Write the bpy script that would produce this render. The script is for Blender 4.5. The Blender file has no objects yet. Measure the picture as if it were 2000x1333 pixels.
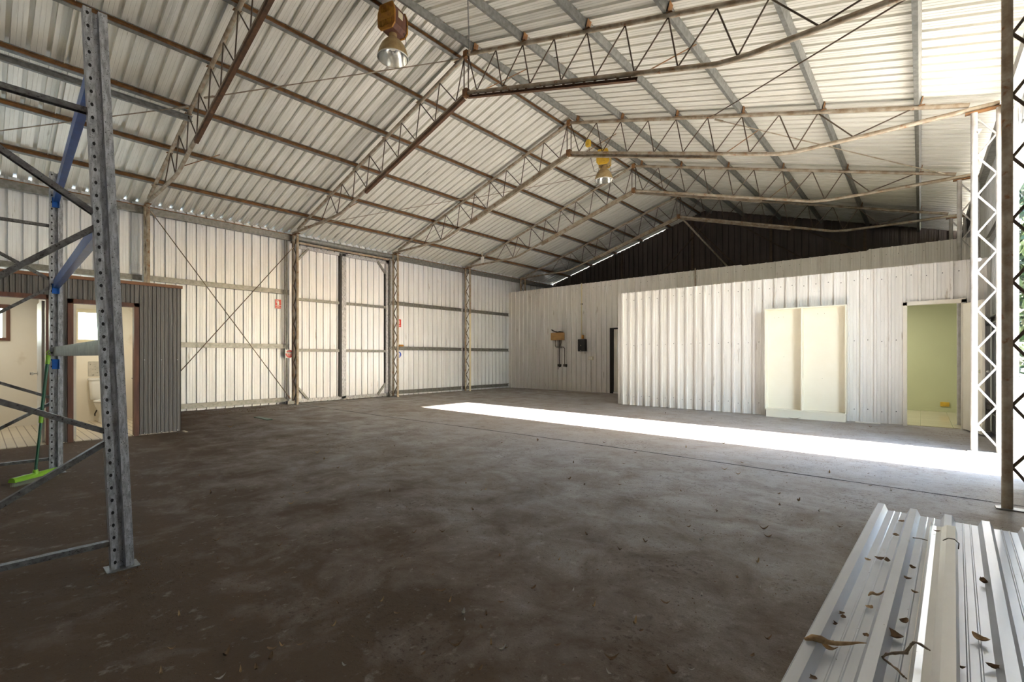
import bpy, math, random
from mathutils import Vector, Matrix
random.seed(7)
SC = bpy.context.scene
COL = SC.collection
R = math.radians

# ------------------------------------------------------------ camera
cam_d = bpy.data.cameras.new('camera'); cam = bpy.data.objects.new('camera', cam_d); COL.objects.link(cam)
cam.location = (0, 0, 1.3)
cam.rotation_euler = (R(90), 0, 0.717)
cam_d.sensor_width = 36; cam_d.lens = 915.184/2000*36
cam_d.shift_y = 31.16/2000
cam_d.clip_start = 0.05; cam_d.clip_end = 500
SC.camera = cam

# ------------------------------------------------------------ sky, sun, exposure
SUN_EL = math.atan(0.402)
w = bpy.data.worlds.new('sky'); SC.world = w; w.use_nodes = True
wn = w.node_tree; wn.nodes.clear()
sky = wn.nodes.new('ShaderNodeTexSky'); sky.sky_type = 'NISHITA'; sky.sun_disc = False
sky.sun_elevation = SUN_EL; sky.sun_rotation = R(88); sky.dust_density = 0.6
bg = wn.nodes.new('ShaderNodeBackground'); bg.inputs['Strength'].default_value = 0.85
wo = wn.nodes.new('ShaderNodeOutputWorld')
wn.links.new(sky.outputs[0], bg.inputs[0]); wn.links.new(bg.outputs[0], wo.inputs[0])
sun_d = bpy.data.lights.new('sun', 'SUN'); sun = bpy.data.objects.new('sun', sun_d); COL.objects.link(sun)
sun.location = (20, 8, 12)
sun.rotation_euler = Vector((-1, 0.0246, -math.tan(SUN_EL))).to_track_quat('-Z', 'Y').to_euler()
sun_d.energy = 34.0; sun_d.angle = R(0.53); sun_d.color = (1.0, 0.965, 0.92)
SC.view_settings.view_transform = 'Standard'; SC.view_settings.look = 'None'
SC.view_settings.gamma = 1; SC.view_settings.use_curve_mapping = False
SC.view_settings.exposure = 1.85

# ------------------------------------------------------------ dimensions
XM = -6.13                      # ridge line
SL = 0.292                      # roof slope
XLW, XRW = -13.28, 0.985         # side wall cladding planes
YF, YG = -1.2, 18.2             # front wall, gable end
YT = [2.51, 5.785, 9.042, 12.286, 15.56]     # truss lines
ZS = 6.87                       # underside of roof sheets at ridge
def roof_z(x, z0=ZS): return z0 - SL*abs(x-XM)

# ------------------------------------------------------------ helpers
class MB:
    def __init__(s): s.v = []; s.f = []; s.sm = []; s.mi = []
    def add(s, vs, fs, smooth=False, mi=0):
        n = len(s.v); s.v += [tuple(p) for p in vs]
        for f in fs: s.f.append(tuple(i+n for i in f)); s.sm.append(smooth); s.mi.append(mi)
        return s
    def box(s, x0, x1, y0, y1, z0, z1, mi=0):
        v = [(x, y, z) for z in (z0, z1) for y in (y0, y1) for x in (x0, x1)]
        return s.add(v, [(0,2,3,1),(4,5,7,6),(0,1,5,4),(2,6,7,3),(0,4,6,2),(1,3,7,5)], mi=mi)
    def prism(s, poly, a, b, up=(0,0,1), mi=0, closed=True, caps=True, smooth=False):
        # extrude a 2D outline (side, up) from a to b
        a = Vector(a); b = Vector(b); d = (b-a).normalized(); up = Vector(up)
        sd = d.cross(up)
        if sd.length < 1e-6: up = Vector((0,1,0)); sd = d.cross(up)
        sd.normalize(); u = sd.cross(d)
        n = len(poly)
        v = [c + sd*p[0] + u*p[1] for c in (a, b) for p in poly]
        fs = [(i, (i+1)%n, n+(i+1)%n, n+i) for i in range(n if closed else n-1)]
        if caps and closed: fs += [tuple(range(n))[::-1], tuple(range(n, 2*n))]
        return s.add(v, fs, smooth, mi)
    def bar(s, a, b, wd, ht, up=(0,0,1), mi=0):
        return s.prism([(-wd/2,-ht/2),(wd/2,-ht/2),(wd/2,ht/2),(-wd/2,ht/2)], a, b, up, mi)
    def chan(s, a, b, wd, ht, t=0.004, up=(0,0,1), flip=1, lip=0.015, mi=0):
        # lipped C section: web at side -flip, opening towards +flip
        w2 = wd*flip; l = lip; q = t*flip
        poly = [(0,0),(w2,0),(w2,l),(w2-q,l),(w2-q,t),(q,t),(q,ht-t),(w2-q,ht-t),(w2-q,ht-l),(w2,ht-l),(w2,ht),(0,ht)]
        poly = [(x-w2/2, y-ht/2) for x, y in poly]
        return s.prism(poly, a, b, up, mi, caps=False)
    def tube(s, pts, r, n=10, caps=True, mi=0):
        pts = [Vector(p) for p in pts]; rs = r if isinstance(r, (list, tuple)) else [r]*len(pts)
        N = len(pts); v = []
        ref = None
        for i, p in enumerate(pts):
            if i == 0: d = pts[1]-p
            elif i == N-1: d = p-pts[i-1]
            else: d = (pts[i+1]-p).normalized() + (p-pts[i-1]).normalized()
            d.normalize()
            if ref is None: ref = Vector((0,0,1)) if abs(d.z) < .9 else Vector((1,0,0))
            e = ref - d*ref.dot(d); e.normalize(); g = d.cross(e); ref = e
            for k in range(n):
                t = 2*math.pi*k/n; v.append(p + (e*math.cos(t)+g*math.sin(t))*rs[i])
        fs = [(i*n+k, i*n+(k+1)%n, (i+1)*n+(k+1)%n, (i+1)*n+k) for i in range(N-1) for k in range(n)]
        s.add(v, fs, True, mi)
        if caps: s.add(v[:n], [tuple(range(n))[::-1]], mi=mi); s.add(v[-n:], [tuple(range(n))], mi=mi)
        return s
    def lathe(s, prof, c=(0,0,0), n=32, mi=0, sx=1, sy=1):
        v = [(c[0]+r*math.cos(2*math.pi*k/n)*sx, c[1]+r*math.sin(2*math.pi*k/n)*sy, c[2]+z) for r, z in prof for k in range(n)]
        fs = [(i*n+k, i*n+(k+1)%n, (i+1)*n+(k+1)%n, (i+1)*n+k) for i in range(len(prof)-1) for k in range(n)]
        return s.add(v, fs, True, mi)
    def sheet(s, o, u, L, v, H, nrm, pitch=0.21, rb=.054, rt=.044, rh=.052, phase=0.0, H0=None, mi=0, minor=True):
        # profiled sheet: origin o, across u for L, along v from H0(t) to H(t), ribs rise to nrm
        o, u, v, nrm = map(Vector, (o, u, v, nrm))
        Hf = H if callable(H) else (lambda t: H); Hb = H0 if callable(H0) else (lambda t: H0 or 0)
        P = []; k0 = math.floor((-phase)/pitch)-1
        for k in range(k0, int(L/pitch)+3):
            c = phase + k*pitch
            P += [(c-rb/2, 0), (c-rt/2, rh), (c+rt/2, rh), (c+rb/2, 0)]
            if minor:
                q = (pitch-rb)/3
                for m in (1, 2):
                    e = c + rb/2 + q*m
                    P += [(e-.006, 0), (e-.002, .0035), (e+.002, .0035), (e+.006, 0)]
        Q = []
        for i in range(len(P)-1):
            (t0, h0), (t1, h1) = P[i], P[i+1]
            if t1 <= 0 or t0 >= L: continue
            def at(t): return h0 + (h1-h0)*(t-t0)/(t1-t0) if t1 > t0 else h0
            if not Q: ts = max(t0, 0); Q.append((ts, at(ts)))
            te = min(t1, L); Q.append((te, at(te)))
        vs = []
        for t, h in Q:
            vs.append(o+u*t+nrm*h+v*Hb(t)); vs.append(o+u*t+nrm*h+v*Hf(t))
        return s.add(vs, [(2*i, 2*i+2, 2*i+3, 2*i+1) for i in range(len(Q)-1)], mi=mi)
    def build(s, name, mat, parent=None, loc=None):
        me = bpy.data.meshes.new(name); me.from_pydata(s.v, [], s.f)
        me.polygons.foreach_set('use_smooth', s.sm)
        mats = mat if isinstance(mat, (list, tuple)) else [mat]
        for m in mats: me.materials.append(m)
        me.polygons.foreach_set('material_index', s.mi); me.update()
        o = bpy.data.objects.new(name, me); COL.objects.link(o)
        if parent: o.parent = parent
        if loc: o.location = loc
        return o

def tag(o, label=None, cat=None, group=None, kind=None):
    if label: o['label'] = label
    if cat: o['category'] = cat
    if group: o['group'] = group
    if kind: o['kind'] = kind
    return o
def thing(name, label, cat, loc=(0,0,0), rz=0, group=None, kind=None):
    o = bpy.data.objects.new(name, None); COL.objects.link(o); o.empty_display_size = .2
    o.location = loc; o.rotation_euler = (0,0,rz)
    return tag(o, label, cat, group, kind)
def struct(o, label=None, cat=None): return tag(o, label, cat, kind='structure')
KIDS = {}
def dup(root, loc=None, rz=None, label=None, group=None):
    kids = list(root.children)
    r = root.copy(); COL.objects.link(r)
    if loc is not None: r.location = loc
    if rz is not None: r.rotation_euler = (0,0,rz)
    if label: r['label'] = label
    if group: r['group'] = group
    for ch in kids:
        c = ch.copy(); COL.objects.link(c); c.parent = r
        for g in ch.children:
            d = g.copy(); COL.objects.link(d); d.parent = c
    return r

# ------------------------------------------------------------ materials
def material(name, c1, c2=None, rough=.6, metal=0, scale=(1,1,1), detail=5, stain=None, stain_at=.62, stain_soft=.1,
             stain_scale=(3,3,3), bump=0, bump_scale=40, speck=None, speck_at=.08, speck_scale=30, spec=.5, lo=.35, hi=.65):
    m = bpy.data.materials.new(name); m.use_nodes = True; nt = m.node_tree; N = nt.nodes; Lk = nt.links
    b = N['Principled BSDF']; b.inputs['Roughness'].default_value = rough; b.inputs['Metallic'].default_value = metal
    b.inputs['Specular IOR Level'].default_value = spec
    tc = N.new('ShaderNodeTexCoord')
    def noise(sc, s=1.0, det=detail):
        mp = N.new('ShaderNodeMapping'); mp.inputs['Scale'].default_value = sc; Lk.new(tc.outputs['Object'], mp.inputs[0])
        n = N.new('ShaderNodeTexNoise'); n.inputs['Scale'].default_value = s; n.inputs['Detail'].default_value = det
        n.inputs['Roughness'].default_value = .6; Lk.new(mp.outputs[0], n.inputs['Vector']); return n.outputs['Fac']
    def mr(x, a, c):
        q = N.new('ShaderNodeMapRange'); q.inputs[1].default_value = a; q.inputs[2].default_value = c; Lk.new(x, q.inputs[0]); return q.outputs[0]
    def mix(f, a, c):
        q = N.new('ShaderNodeMix'); q.data_type = 'RGBA'; Lk.new(f, q.inputs[0])
        for i, x in ((6, a), (7, c)):
            if isinstance(x, tuple): q.inputs[i].default_value = (*x, 1)
            else: Lk.new(x, q.inputs[i])
        return q.outputs[2]
    col = c1
    if c2: col = mix(mr(noise(scale), lo, hi), c1, c2)
    if stain: col = mix(mr(noise(stain_scale), stain_at, stain_at+stain_soft), col, stain)
    if speck:
        mp = N.new('ShaderNodeTexVoronoi'); mp.inputs['Scale'].default_value = speck_scale; Lk.new(tc.outputs['Object'], mp.inputs['Vector'])
        q = N.new('ShaderNodeMapRange'); q.inputs[1].default_value = speck_at; q.inputs[2].default_value = speck_at*.6; Lk.new(mp.outputs['Distance'], q.inputs[0])
        col = mix(q.outputs[0], col, speck)
    if isinstance(col, tuple): b.inputs['Base Color'].default_value = (*col, 1)
    else: Lk.new(col, b.inputs['Base Color'])
    if bump:
        bp = N.new('ShaderNodeBump'); bp.inputs['Strength'].default_value = bump; bp.inputs['Distance'].default_value = .01
        Lk.new(noise((1,1,1), bump_scale), bp.inputs['Height']); Lk.new(bp.outputs[0], b.inputs['Normal'])
    return m

M = {}
M['wall'] = material('zinc_wall_sheet', (.84,.86,.885), (.72,.735,.755), .45, .15, (7,7,.5), stain=(.30,.25,.19), stain_at=.66, stain_soft=.12, stain_scale=(9,9,1.4), speck=(.12,.10,.08), speck_at=.035, speck_scale=14)
M['roof'] = material('zinc_roof_sheet', (.88,.86,.79), (.77,.75,.67), .42, .2, (.5,7,4), stain=(.34,.27,.18), stain_at=.68, stain_soft=.12, stain_scale=(1.0,9,4))
M['part'] = material('partition_sheet', (.84,.82,.78), (.72,.69,.64), .5, .1, (6,6,.6), stain=(.36,.30,.22), stain_at=.64, stain_soft=.14, stain_scale=(8,8,1.5), speck=(.10,.08,.06), speck_at=.04, speck_scale=11)
M['gable'] = material('dim_gable_sheet', (.11,.085,.07), (.06,.047,.04), .7, 0, (5,5,.6))  # the gable's shade is put into this dark base colour
M['galv'] = material('galvanised_steel', (.30,.30,.28), (.19,.19,.175), .45, .5, (14,14,14), stain=(.2,.15,.10), stain_at=.7, stain_scale=(5,5,5))
M['galv2'] = material('spangled_steel', (.60,.61,.64), (.30,.30,.31), .42, .45, (55,55,14), lo=.38, hi=.62, stain=(.05,.045,.04), stain_at=.60, stain_soft=.06, stain_scale=(140,140,140))
M['brace'] = material('dull_brace_steel', (.22,.215,.21), (.11,.10,.095), .5, .5, (30,30,30), stain=(.04,.035,.03), stain_at=.58, stain_soft=.08, stain_scale=(70,70,70))
M['rust'] = material('rusty_steel', (.33,.16,.055), (.16,.08,.035), .75, .1, (9,9,9), stain=(.36,.28,.18), stain_at=.66, stain_scale=(4,4,4))
M['backlitrust'] = material('backlit_rust', (.15,.07,.032), (.07,.038,.02), .7, .1, (9,9,9), stain=(.22,.12,.06), stain_at=.64, stain_scale=(6,6,6))  # rust darkened so the near stiffeners carry their backlit shade as colour
M['chord'] = material('weathered_pipe', (.46,.40,.31), (.26,.19,.12), .55, .3, (7,7,7), stain=(.26,.12,.05), stain_at=.6, stain_scale=(11,11,11), bump=.2)
M['rod'] = material('dark_rod', (.13,.09,.06), (.08,.055,.035), .6, .3, (12,12,12))
M['white_pipe'] = material('pale_painted_pipe', (.56,.55,.53), (.42,.39,.35), .5, 0, (7,7,7), stain=(.36,.25,.13), stain_at=.66, stain_scale=(9,9,4))
M['brownclad'] = material('charcoal_brown_cladding', (.20,.185,.17), (.15,.14,.13), .5, .1, (9,9,.5), stain=(.26,.24,.22), stain_at=.68, stain_scale=(20,20,2))
M['brown'] = material('red_brown_timber', (.20,.085,.05), (.12,.05,.035), .55, 0, (18,18,2))
M['rim'] = material('rusty_flashing', (.30,.13,.06), (.20,.09,.045), .6, 0, (6,6,6))
M['cream'] = material('cream_plaster', (.88,.82,.70), (.84,.77,.64), .6, 0, (1.2,1.2,1.2), stain=(.62,.52,.36), stain_at=.62, stain_soft=.2, stain_scale=(2,2,2))
M['creamdoor'] = material('cream_door_paint', (.82,.78,.68), (.77,.72,.61), .45, 0, (3,3,3))
M['cabinet'] = material('cream_laminate', (.90,.85,.71), (.88,.82,.67), .45, 0, (2,2,2))
M['white'] = material('white_laminate', (.86,.84,.78), (.82,.79,.72), .45, 0, (2,2,2))
M['ceramic'] = material('white_ceramic', (.80,.79,.75), rough=.15)
M['green'] = material('sage_green_paint', (.60,.63,.36), (.57,.60,.34), .55, 0, (1,1,1))
M['tilef'] = material('office_floor_tile', (.62,.58,.42), (.56,.52,.38), .12, 0, (1,1,1))
M['blue'] = material('blue_enamel', (.015,.13,.52), (.012,.10,.42), .35, .1, (12,12,12), stain=(.2,.2,.22), stain_at=.7, stain_scale=(25,25,25))
M['lime'] = material('lime_green_plastic', (.28,.58,.03), rough=.4)
M['dkgreen'] = material('dark_green_pole', (.01,.10,.045), rough=.35)
M['bristle'] = material('dusty_bristles', (.55,.52,.45), (.36,.45,.25), .8, 0, (90,90,90))
M['black'] = material('black_plastic', (.015,.014,.013), rough=.5)
M['dark'] = material('dark_gap', (.02,.018,.016), rough=.9)
M['orange'] = material('rusty_orange_enamel', (.55,.27,.03), (.36,.14,.02), .5, .1, (16,16,16), stain=(.14,.06,.02), stain_at=.62, stain_scale=(12,12,12))
M['yellow'] = material('yellow_enamel', (.80,.52,.05), (.62,.38,.04), .45, .1, (16,16,16), stain=(.3,.13,.03), stain_at=.66, stain_scale=(12,12,12))
M['shade'] = material('dusty_tan_enamel', (.50,.38,.19), (.36,.24,.10), .55, .1, (9,9,9), stain=(.22,.12,.04), stain_at=.64, stain_scale=(14,14,14))
M['chrome'] = material('spun_aluminium', (.85,.84,.80), rough=.22, metal=1)
M['bulb'] = material('frosted_bulb', (.85,.82,.72), rough=.2)
M['plywood'] = material('orange_ply', (.52,.32,.12), (.42,.24,.09), .6, 0, (4,4,14))
M['pipe'] = material('tarnished_pipe', (.10,.09,.07), (.06,.05,.04), .45, .5, (20,20,20))
M['conduit'] = material('cream_conduit', (.72,.64,.44), rough=.5)
M['sred'] = material('sign_red', (.62,.045,.03), rough=.4)
M['swhite'] = material('sign_white', (.85,.85,.83), rough=.4)
M['sblue'] = material('sign_blue', (.02,.07,.45), rough=.4)
M['sblack'] = material('sign_black', (.02,.02,.02), rough=.4)
M['newsteel'] = material('new_steel_sheet', (.70,.74,.81), (.60,.63,.69), .34, .35, (3,1,3), stain=(.45,.43,.40), stain_at=.66, stain_soft=.15, stain_scale=(9,2.5,9), speck=(.10,.08,.07), speck_at=.05, speck_scale=16)
M['capsteel'] = material('new_capping_steel', (.82,.82,.80), (.72,.71,.69), .3, .4, (3,1,3), speck=(.15,.12,.1), speck_at=.03, speck_scale=14)
M['leaf'] = material('dry_brown_leaf', (.24,.15,.08), (.13,.08,.045), .8, 0, (30,30,30))
M['leaf2'] = material('dry_tan_leaf', (.50,.34,.17), (.30,.18,.08), .7, 0, (30,30,30))
M['twine'] = material('old_twine', (.34,.26,.18), (.24,.18,.12), .9, 0, (60,60,60))
M['grey_leaf'] = material('grey_crumb', (.45,.42,.38), rough=.9)
M['bark'] = material('bark', (.20,.15,.11), (.12,.09,.06), .9, 0, (8,8,2))
M['foliage'] = material('green_foliage', (.012,.028,.004), (.03,.05,.009), .6, 0, (6,6,6))
M['fence'] = material('fence_wire', (.45,.46,.46), rough=.4, metal=.7)
M['ground'] = material('pale_gravel', (.62,.57,.50), (.50,.45,.38), .9, 0, (2,2,2), bump=.3)
M['concretepost'] = material('white_jamb_paint', (.85,.84,.82), (.78,.76,.73), .4, 0, (3,3,1))
M['vinyl'] = material('stained_patch', (.46,.43,.36), (.58,.54,.46), .6, 0, (8,8,8), stain=(.12,.09,.06), stain_at=.62, stain_soft=.05, stain_scale=(22,22,22))

def floor_material():
    m = bpy.data.materials.new('dusty_concrete_floor'); m.use_nodes = True; nt = m.node_tree; N = nt.nodes; Lk = nt.links
    b = N['Principled BSDF']; tc = N.new('ShaderNodeTexCoord')
    def noise(sc, s, det=8, ro=.6, dist=0):
        mp = N.new('ShaderNodeMapping'); mp.inputs['Scale'].default_value = sc; Lk.new(tc.outputs['Object'], mp.inputs[0])
        n = N.new('ShaderNodeTexNoise'); n.inputs['Scale'].default_value = s; n.inputs['Detail'].default_value = det
        n.inputs['Roughness'].default_value = ro; n.inputs['Distortion'].default_value = dist
        Lk.new(mp.outputs[0], n.inputs['Vector']); return n.outputs['Fac']
    def mr(x, a, c, lo=0, hi=1):
        q = N.new('ShaderNodeMapRange'); q.inputs[1].default_value = a; q.inputs[2].default_value = c
        q.inputs[3].default_value = lo; q.inputs[4].default_value = hi; Lk.new(x, q.inputs[0]); return q.outputs[0]
    def mix(f, a, c):
        q = N.new('ShaderNodeMix'); q.data_type = 'RGBA'; Lk.new(f, q.inputs[0])
        for i, x in ((6, a), (7, c)):
            if isinstance(x, tuple): q.inputs[i].default_value = (*x, 1)
            else: Lk.new(x, q.inputs[i])
        return q.outputs[2]
    def math_(op, a, c):
        q = N.new('ShaderNodeMath'); q.operation = op
        for i, x in enumerate((a, c)):
            if isinstance(x, (int, float)): q.inputs[i].default_value = x
            else: Lk.new(x, q.inputs[i])
        return q.outputs[0]
    big = noise((1,1,1), .45, 6); mid = noise((1,1,1), 2.2, 9, .65, .4); fine = noise((1,1,1), 26, 6, .7); grit = noise((1,1,1), 120, 3, .7)
    dust = mr(math_('ADD', math_('MULTIPLY', big, .55), math_('MULTIPLY', mid, .45)), .38, .62)
    sp = N.new('ShaderNodeSeparateXYZ'); Lk.new(tc.outputs['Object'], sp.inputs[0])
    # tone mask: darker brown towards the near and left part of the slab
    brown_mask = math_('ADD', mr(sp.outputs['Y'], 6.0, .8, 0, .9), mr(sp.outputs['X'], -6, -13, 0, .35))
    brown_mask = mr(math_('ADD', brown_mask, math_('MULTIPLY', math_('SUBTRACT', mid, .5), 1.2)), .12, .85)
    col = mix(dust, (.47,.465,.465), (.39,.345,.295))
    col = mix(brown_mask, col, mix(mid, (.165,.112,.072), (.09,.06,.038)))
    col = mix(mr(noise((.8,1.4,1), 4.2, 12, .72, .25), .54, .72, 0, .45), col, (.16,.12,.085))
    col = mix(mr(noise((1,1,1), 8, 8, .7), .54, .72, 0, .5), col, (.15,.115,.085))
    clump = math_('MULTIPLY', mr(noise((1,1,1), 1.3, 4), .50, .64), mr(fine, .55, .64))
    col = mix(clump, col, (.075,.05,.033))
    col = mix(mr(noise((1,1,1), 46, 3), .64, .70, 0, .9), col, (.06,.04,.028))
    col = mix(mr(noise((1,1,1), 60, 2), .73, .76, 0, .8), col, (.60,.55,.48))
    col = mix(mr(grit, .35, .65, 0, .4), col, (.10,.08,.065))
    col = mix(mr(noise((1,1,1), 11, 10, .75), .56, .66, 0, .55), col, (.10,.07,.048))
    col = mix(mr(noise((1.3,1,1), 9, 10, .7), .58, .70, 0, .5), col, (.46,.43,.39))
    Lk.new(col, b.inputs['Base Color'])
    Lk.new(math_('MAXIMUM', mr(dust, 0, 1, .5, .8), mr(brown_mask, 0, 1, .5, .95)), b.inputs['Roughness']); b.inputs['Specular IOR Level'].default_value = .4
    bp = N.new('ShaderNodeBump'); bp.inputs['Strength'].default_value = .55; bp.inputs['Distance'].default_value = .012
    h = math_('ADD', math_('MULTIPLY', fine, .8), math_('ADD', math_('MULTIPLY', clump, .6), math_('MULTIPLY', grit, .18)))
    Lk.new(h, bp.inputs['Height']); Lk.new(bp.outputs[0], b.inputs['Normal'])
    return m
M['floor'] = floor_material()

def tile_material(name, tile, grout, sx, sy, mortar, rough=.35):
    m = bpy.data.materials.new(name); m.use_nodes = True; nt = m.node_tree; N = nt.nodes
    b = N['Principled BSDF']; b.inputs['Roughness'].default_value = rough
    tc = N.new('ShaderNodeTexCoord'); br = N.new('ShaderNodeTexBrick'); br.offset = 0
    br.inputs['Scale'].default_value = 1; br.inputs['Brick Width'].default_value = sx; br.inputs['Row Height'].default_value = sy
    br.inputs['Mortar Size'].default_value = mortar; br.inputs['Color1'].default_value = (*tile, 1)
    br.inputs['Color2'].default_value = (*[c*.93 for c in tile], 1); br.inputs['Mortar'].default_value = (*grout, 1)
    nt.links.new(tc.outputs['Object'], br.inputs['Vector']); nt.links.new(br.outputs['Color'], b.inputs['Base Color'])
    return m
M['wctile'] = tile_material('small_wc_tiles', (.66,.58,.44), (.20,.14,.09), 1.2, .1, .006)
M['officetile'] = tile_material('large_cream_tiles', (.66,.60,.42), (.42,.36,.24), .45, .45, .003, .12)
def glass_material(name, col, trans=.0):
    m = bpy.data.materials.new(name); m.use_nodes = True; nt = m.node_tree; nt.nodes.clear()
    t = nt.nodes.new('ShaderNodeBsdfTranslucent'); t.inputs[0].default_value = (*col, 1)
    g = nt.nodes.new('ShaderNodeBsdfTransparent'); g.inputs[0].default_value = (*col, 1)
    mx = nt.nodes.new('ShaderNodeMixShader'); mx.inputs[0].default_value = trans
    o = nt.nodes.new('ShaderNodeOutputMaterial')
    nt.links.new(t.outputs[0], mx.inputs[1]); nt.links.new(g.outputs[0], mx.inputs[2]); nt.links.new(mx.outputs[0], o.inputs[0])
    return m
M['frost'] = glass_material('frosted_glass', (.97,.98,.98), .85)

# ============================================================ SETTING
g = MB().box(-60, 70, -60, 90, -.30, -.06).build('ground', M['ground']); struct(g)
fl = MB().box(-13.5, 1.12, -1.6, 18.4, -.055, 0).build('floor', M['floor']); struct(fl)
ap = MB().box(1.12, 9, -1.6, 18.4, -.055, -.01).build('floor_apron', M['ground']); ap.name = 'trim_1'; struct(ap)
# expansion joint across the slab
j = MB()
pj = [(-13.2, 5.86)] + [(-13.2+i*.35, 5.86 + .0028*i + random.uniform(-.006, .006) + (.30*math.exp(-((i*.35-9.5)/3.2)**2)*.35)) for i in range(1, 40)] + [(1.0, 5.99)]
for (xa, ya), (xb, yb) in zip(pj, pj[1:]): 
    ww = random.uniform(.011, .02)
    j.add([(xa, ya-ww, .0015), (xb, yb-ww, .0015), (xb, yb+ww, .0015), (xa, ya+ww, .0015)], [(0,1,2,3)])
struct(j.build('trim_2', M['dark']))

# left wall cladding (ribs face outwards)
m = MB()
m.sheet((XLW, 2.37, 0), (0,1,0), YG-2.37, (0,0,1), 4.80, (-1,0,0), .2093, phase=2.70-2.37, H0=-.03)
m.sheet((XLW, YF, 0), (0,1,0), 2.37-YF, (0,0,1), 4.80, (-1,0,0), .2093, phase=(2.70-YF)%.2093, H0=2.45)
struct(m.build('wall_left', M['wall']))
# right wall with the open doorway between the second and third column
m = MB()
OY0, OY1, OZ = 7.36, 9.06, 4.36
m.sheet((XRW, YF, 0), (0,1,0), OY0-YF, (0,0,1), 4.66, (1,0,0), .21, H0=0)
m.sheet((XRW, OY0, 0), (0,1,0), OY1-OY0, (0,0,1), 4.66, (1,0,0), .21, H0=OZ)
m.sheet((XRW-.055, OY1, 0), (0,1,0), YG-OY1, (0,0,1), 4.66, (1,0,0), .21, H0=0)
struct(m.build('wall_right', M['wall']))
# gable end, left short of the roof sheets so that light slits show
m = MB()
def gtop(t):
    x = XLW+t; z = roof_z(x)
    return z - (.011 if x < -7.7 else .0) if (x < -12.9 or (math.sin(x*5.2) > -.93)) else z
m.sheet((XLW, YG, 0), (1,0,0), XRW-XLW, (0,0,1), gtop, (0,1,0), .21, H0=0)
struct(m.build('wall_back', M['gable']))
# front gable behind the viewer
m = MB()
m.sheet((XLW, YF, 0), (1,0,0), XRW-XLW, (0,0,1), lambda t: roof_z(XLW+t), (0,-1,0), .21)
struct(m.build('wall_front', M['wall']))

# roof: two slopes of profiled sheet
for sg, nm in ((-1, 'ceiling_left'), (1, 'ceiling_right')):
    m = MB(); ln = 7.62*math.hypot(1, SL)
    vdir = Vector((sg, 0, -SL)).normalized(); nd = Vector((SL*sg, 0, 1)).normalized()
    m.sheet((XM, -1.5, ZS), (0,1,0), 19.85, vdir, ln, nd, .2093, rb=.058, rt=.046, phase=.13, rh=.055)
    if sg < 0:
        # lifted lap edge above the first bay
        pass
    struct(m.build(nm, M['roof']))
# down-turned lap edge under the left slope, in the nearest bay
m = MB()
for (xa, xb) in ((XM-1.4, XM-2.45), (XM-2.56, XM-3.64), (XM-3.76, XM-4.85), (XM-4.97, XM-6.04), (XM-6.16, XM-7.0)):
    m.prism([(-.003,-.075),(.003,-.075),(.003,0),(.03,0),(.03,.004),(-.003,.004)], (xa, .89, roof_z(xa)), (xb, .89, roof_z(xb)))
struct(m.build('trim_11', M['roof']))
# ridge capping under-side
m = MB()
for sg in (-1, 1):
    m.add([(XM, -1.5, ZS+.055), (XM+sg*.25, -1.5, ZS+.045-SL*.25), (XM+sg*.25, 18.35, ZS+.045-SL*.25), (XM, 18.35, ZS+.055)], [(0,1,2,3)])
struct(m.build('trim_3', M['roof']))

# rear partition (plane Y=15.02) with a doorway at X -8.35..-7.45
YA, HA, DA0, DA1, DZ = 15.02, 4.05, -8.40, -7.50, 2.36
m = MB()
m.sheet((XLW, YA, 0), (1,0,0), DA0-XLW, (0,0,1), HA, (0,-1,0), .217, rb=.050, rt=.036, rh=.044, phase=.16)
m.sheet((DA0, YA, 0), (1,0,0), DA1-DA0, (0,0,1), HA, (0,-1,0), .217, rb=.050, rt=.036, rh=.044, phase=(.16-(DA0-XLW))%.217, H0=DZ)
m.sheet((DA1, YA, 0), (1,0,0), -6.0-DA1, (0,0,1), HA, (0,-1,0), .217, rb=.050, rt=.036, rh=.044, phase=(.16-(DA1-XLW))%.217)
m.sheet((-6.0, YA, 0), (1,0,0), XRW-.06+6.0, (0,0,1), lambda t: HA + (.03 if t > 5 else 0) - (.0 if t<2 else .03), (0,-1,0), .217, rb=.050, rt=.036, rh=.044, phase=(.16-(-6.0-XLW))%.217, H0=2.9)
for i in range(60):
    x = -13.1 + i*.235
    if x > .9: break
    m.box(x-.006, x+.006, YA-.012, YA, 3.86, 3.872, 1)
struct(m.build('wall_rear_partition', [M['part'], M['dark']]))
# office partition (plane Y=11.60), doorway X -.22..+.56
YB, HB, OX0, OX1, ODZ = 11.60, 3.03, -.24, .60, 2.30
m = MB(); ph = (-3.49+6.12) % .2173
m.sheet((-6.12, YB, 0), (1,0,0), OX0+6.12, (0,0,1), HB, (0,-1,0), .2173, rb=.050, rt=.036, rh=.044, phase=ph, H0=.01)
m.sheet((OX0, YB, 0), (1,0,0), OX1-OX0, (0,0,1), HB, (0,-1,0), .2173, rb=.050, rt=.036, rh=.044, phase=(-3.49-OX0) % .2173, H0=ODZ)
m.sheet((OX1, YB, 0), (1,0,0), XRW-.07-OX1, (0,0,1), HB, (0,-1,0), .2173, rb=.050, rt=.036, rh=.044, phase=(-3.49-OX1) % .2173, H0=.01)
for z in (2.83, 1.62, .25):
    k = 0
    while -6.0+k*.2173 < .9:
        x = -6.0+k*.2173; k += 1
        if OX0-.05 < x < OX1+.05 and z < 2.4: continue
        m.box(x-.007, x+.007, YB-.008, YB, z-.007+.02*math.sin(k*2.1), z+.007+.02*math.sin(k*2.1), 1)
struct(m.build('wall_office_front', [M['part'], M['dark']]))
m = MB(); m.box(-6.30, -6.12, YB+.08, YB+.10, .01, HB-.06)
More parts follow.
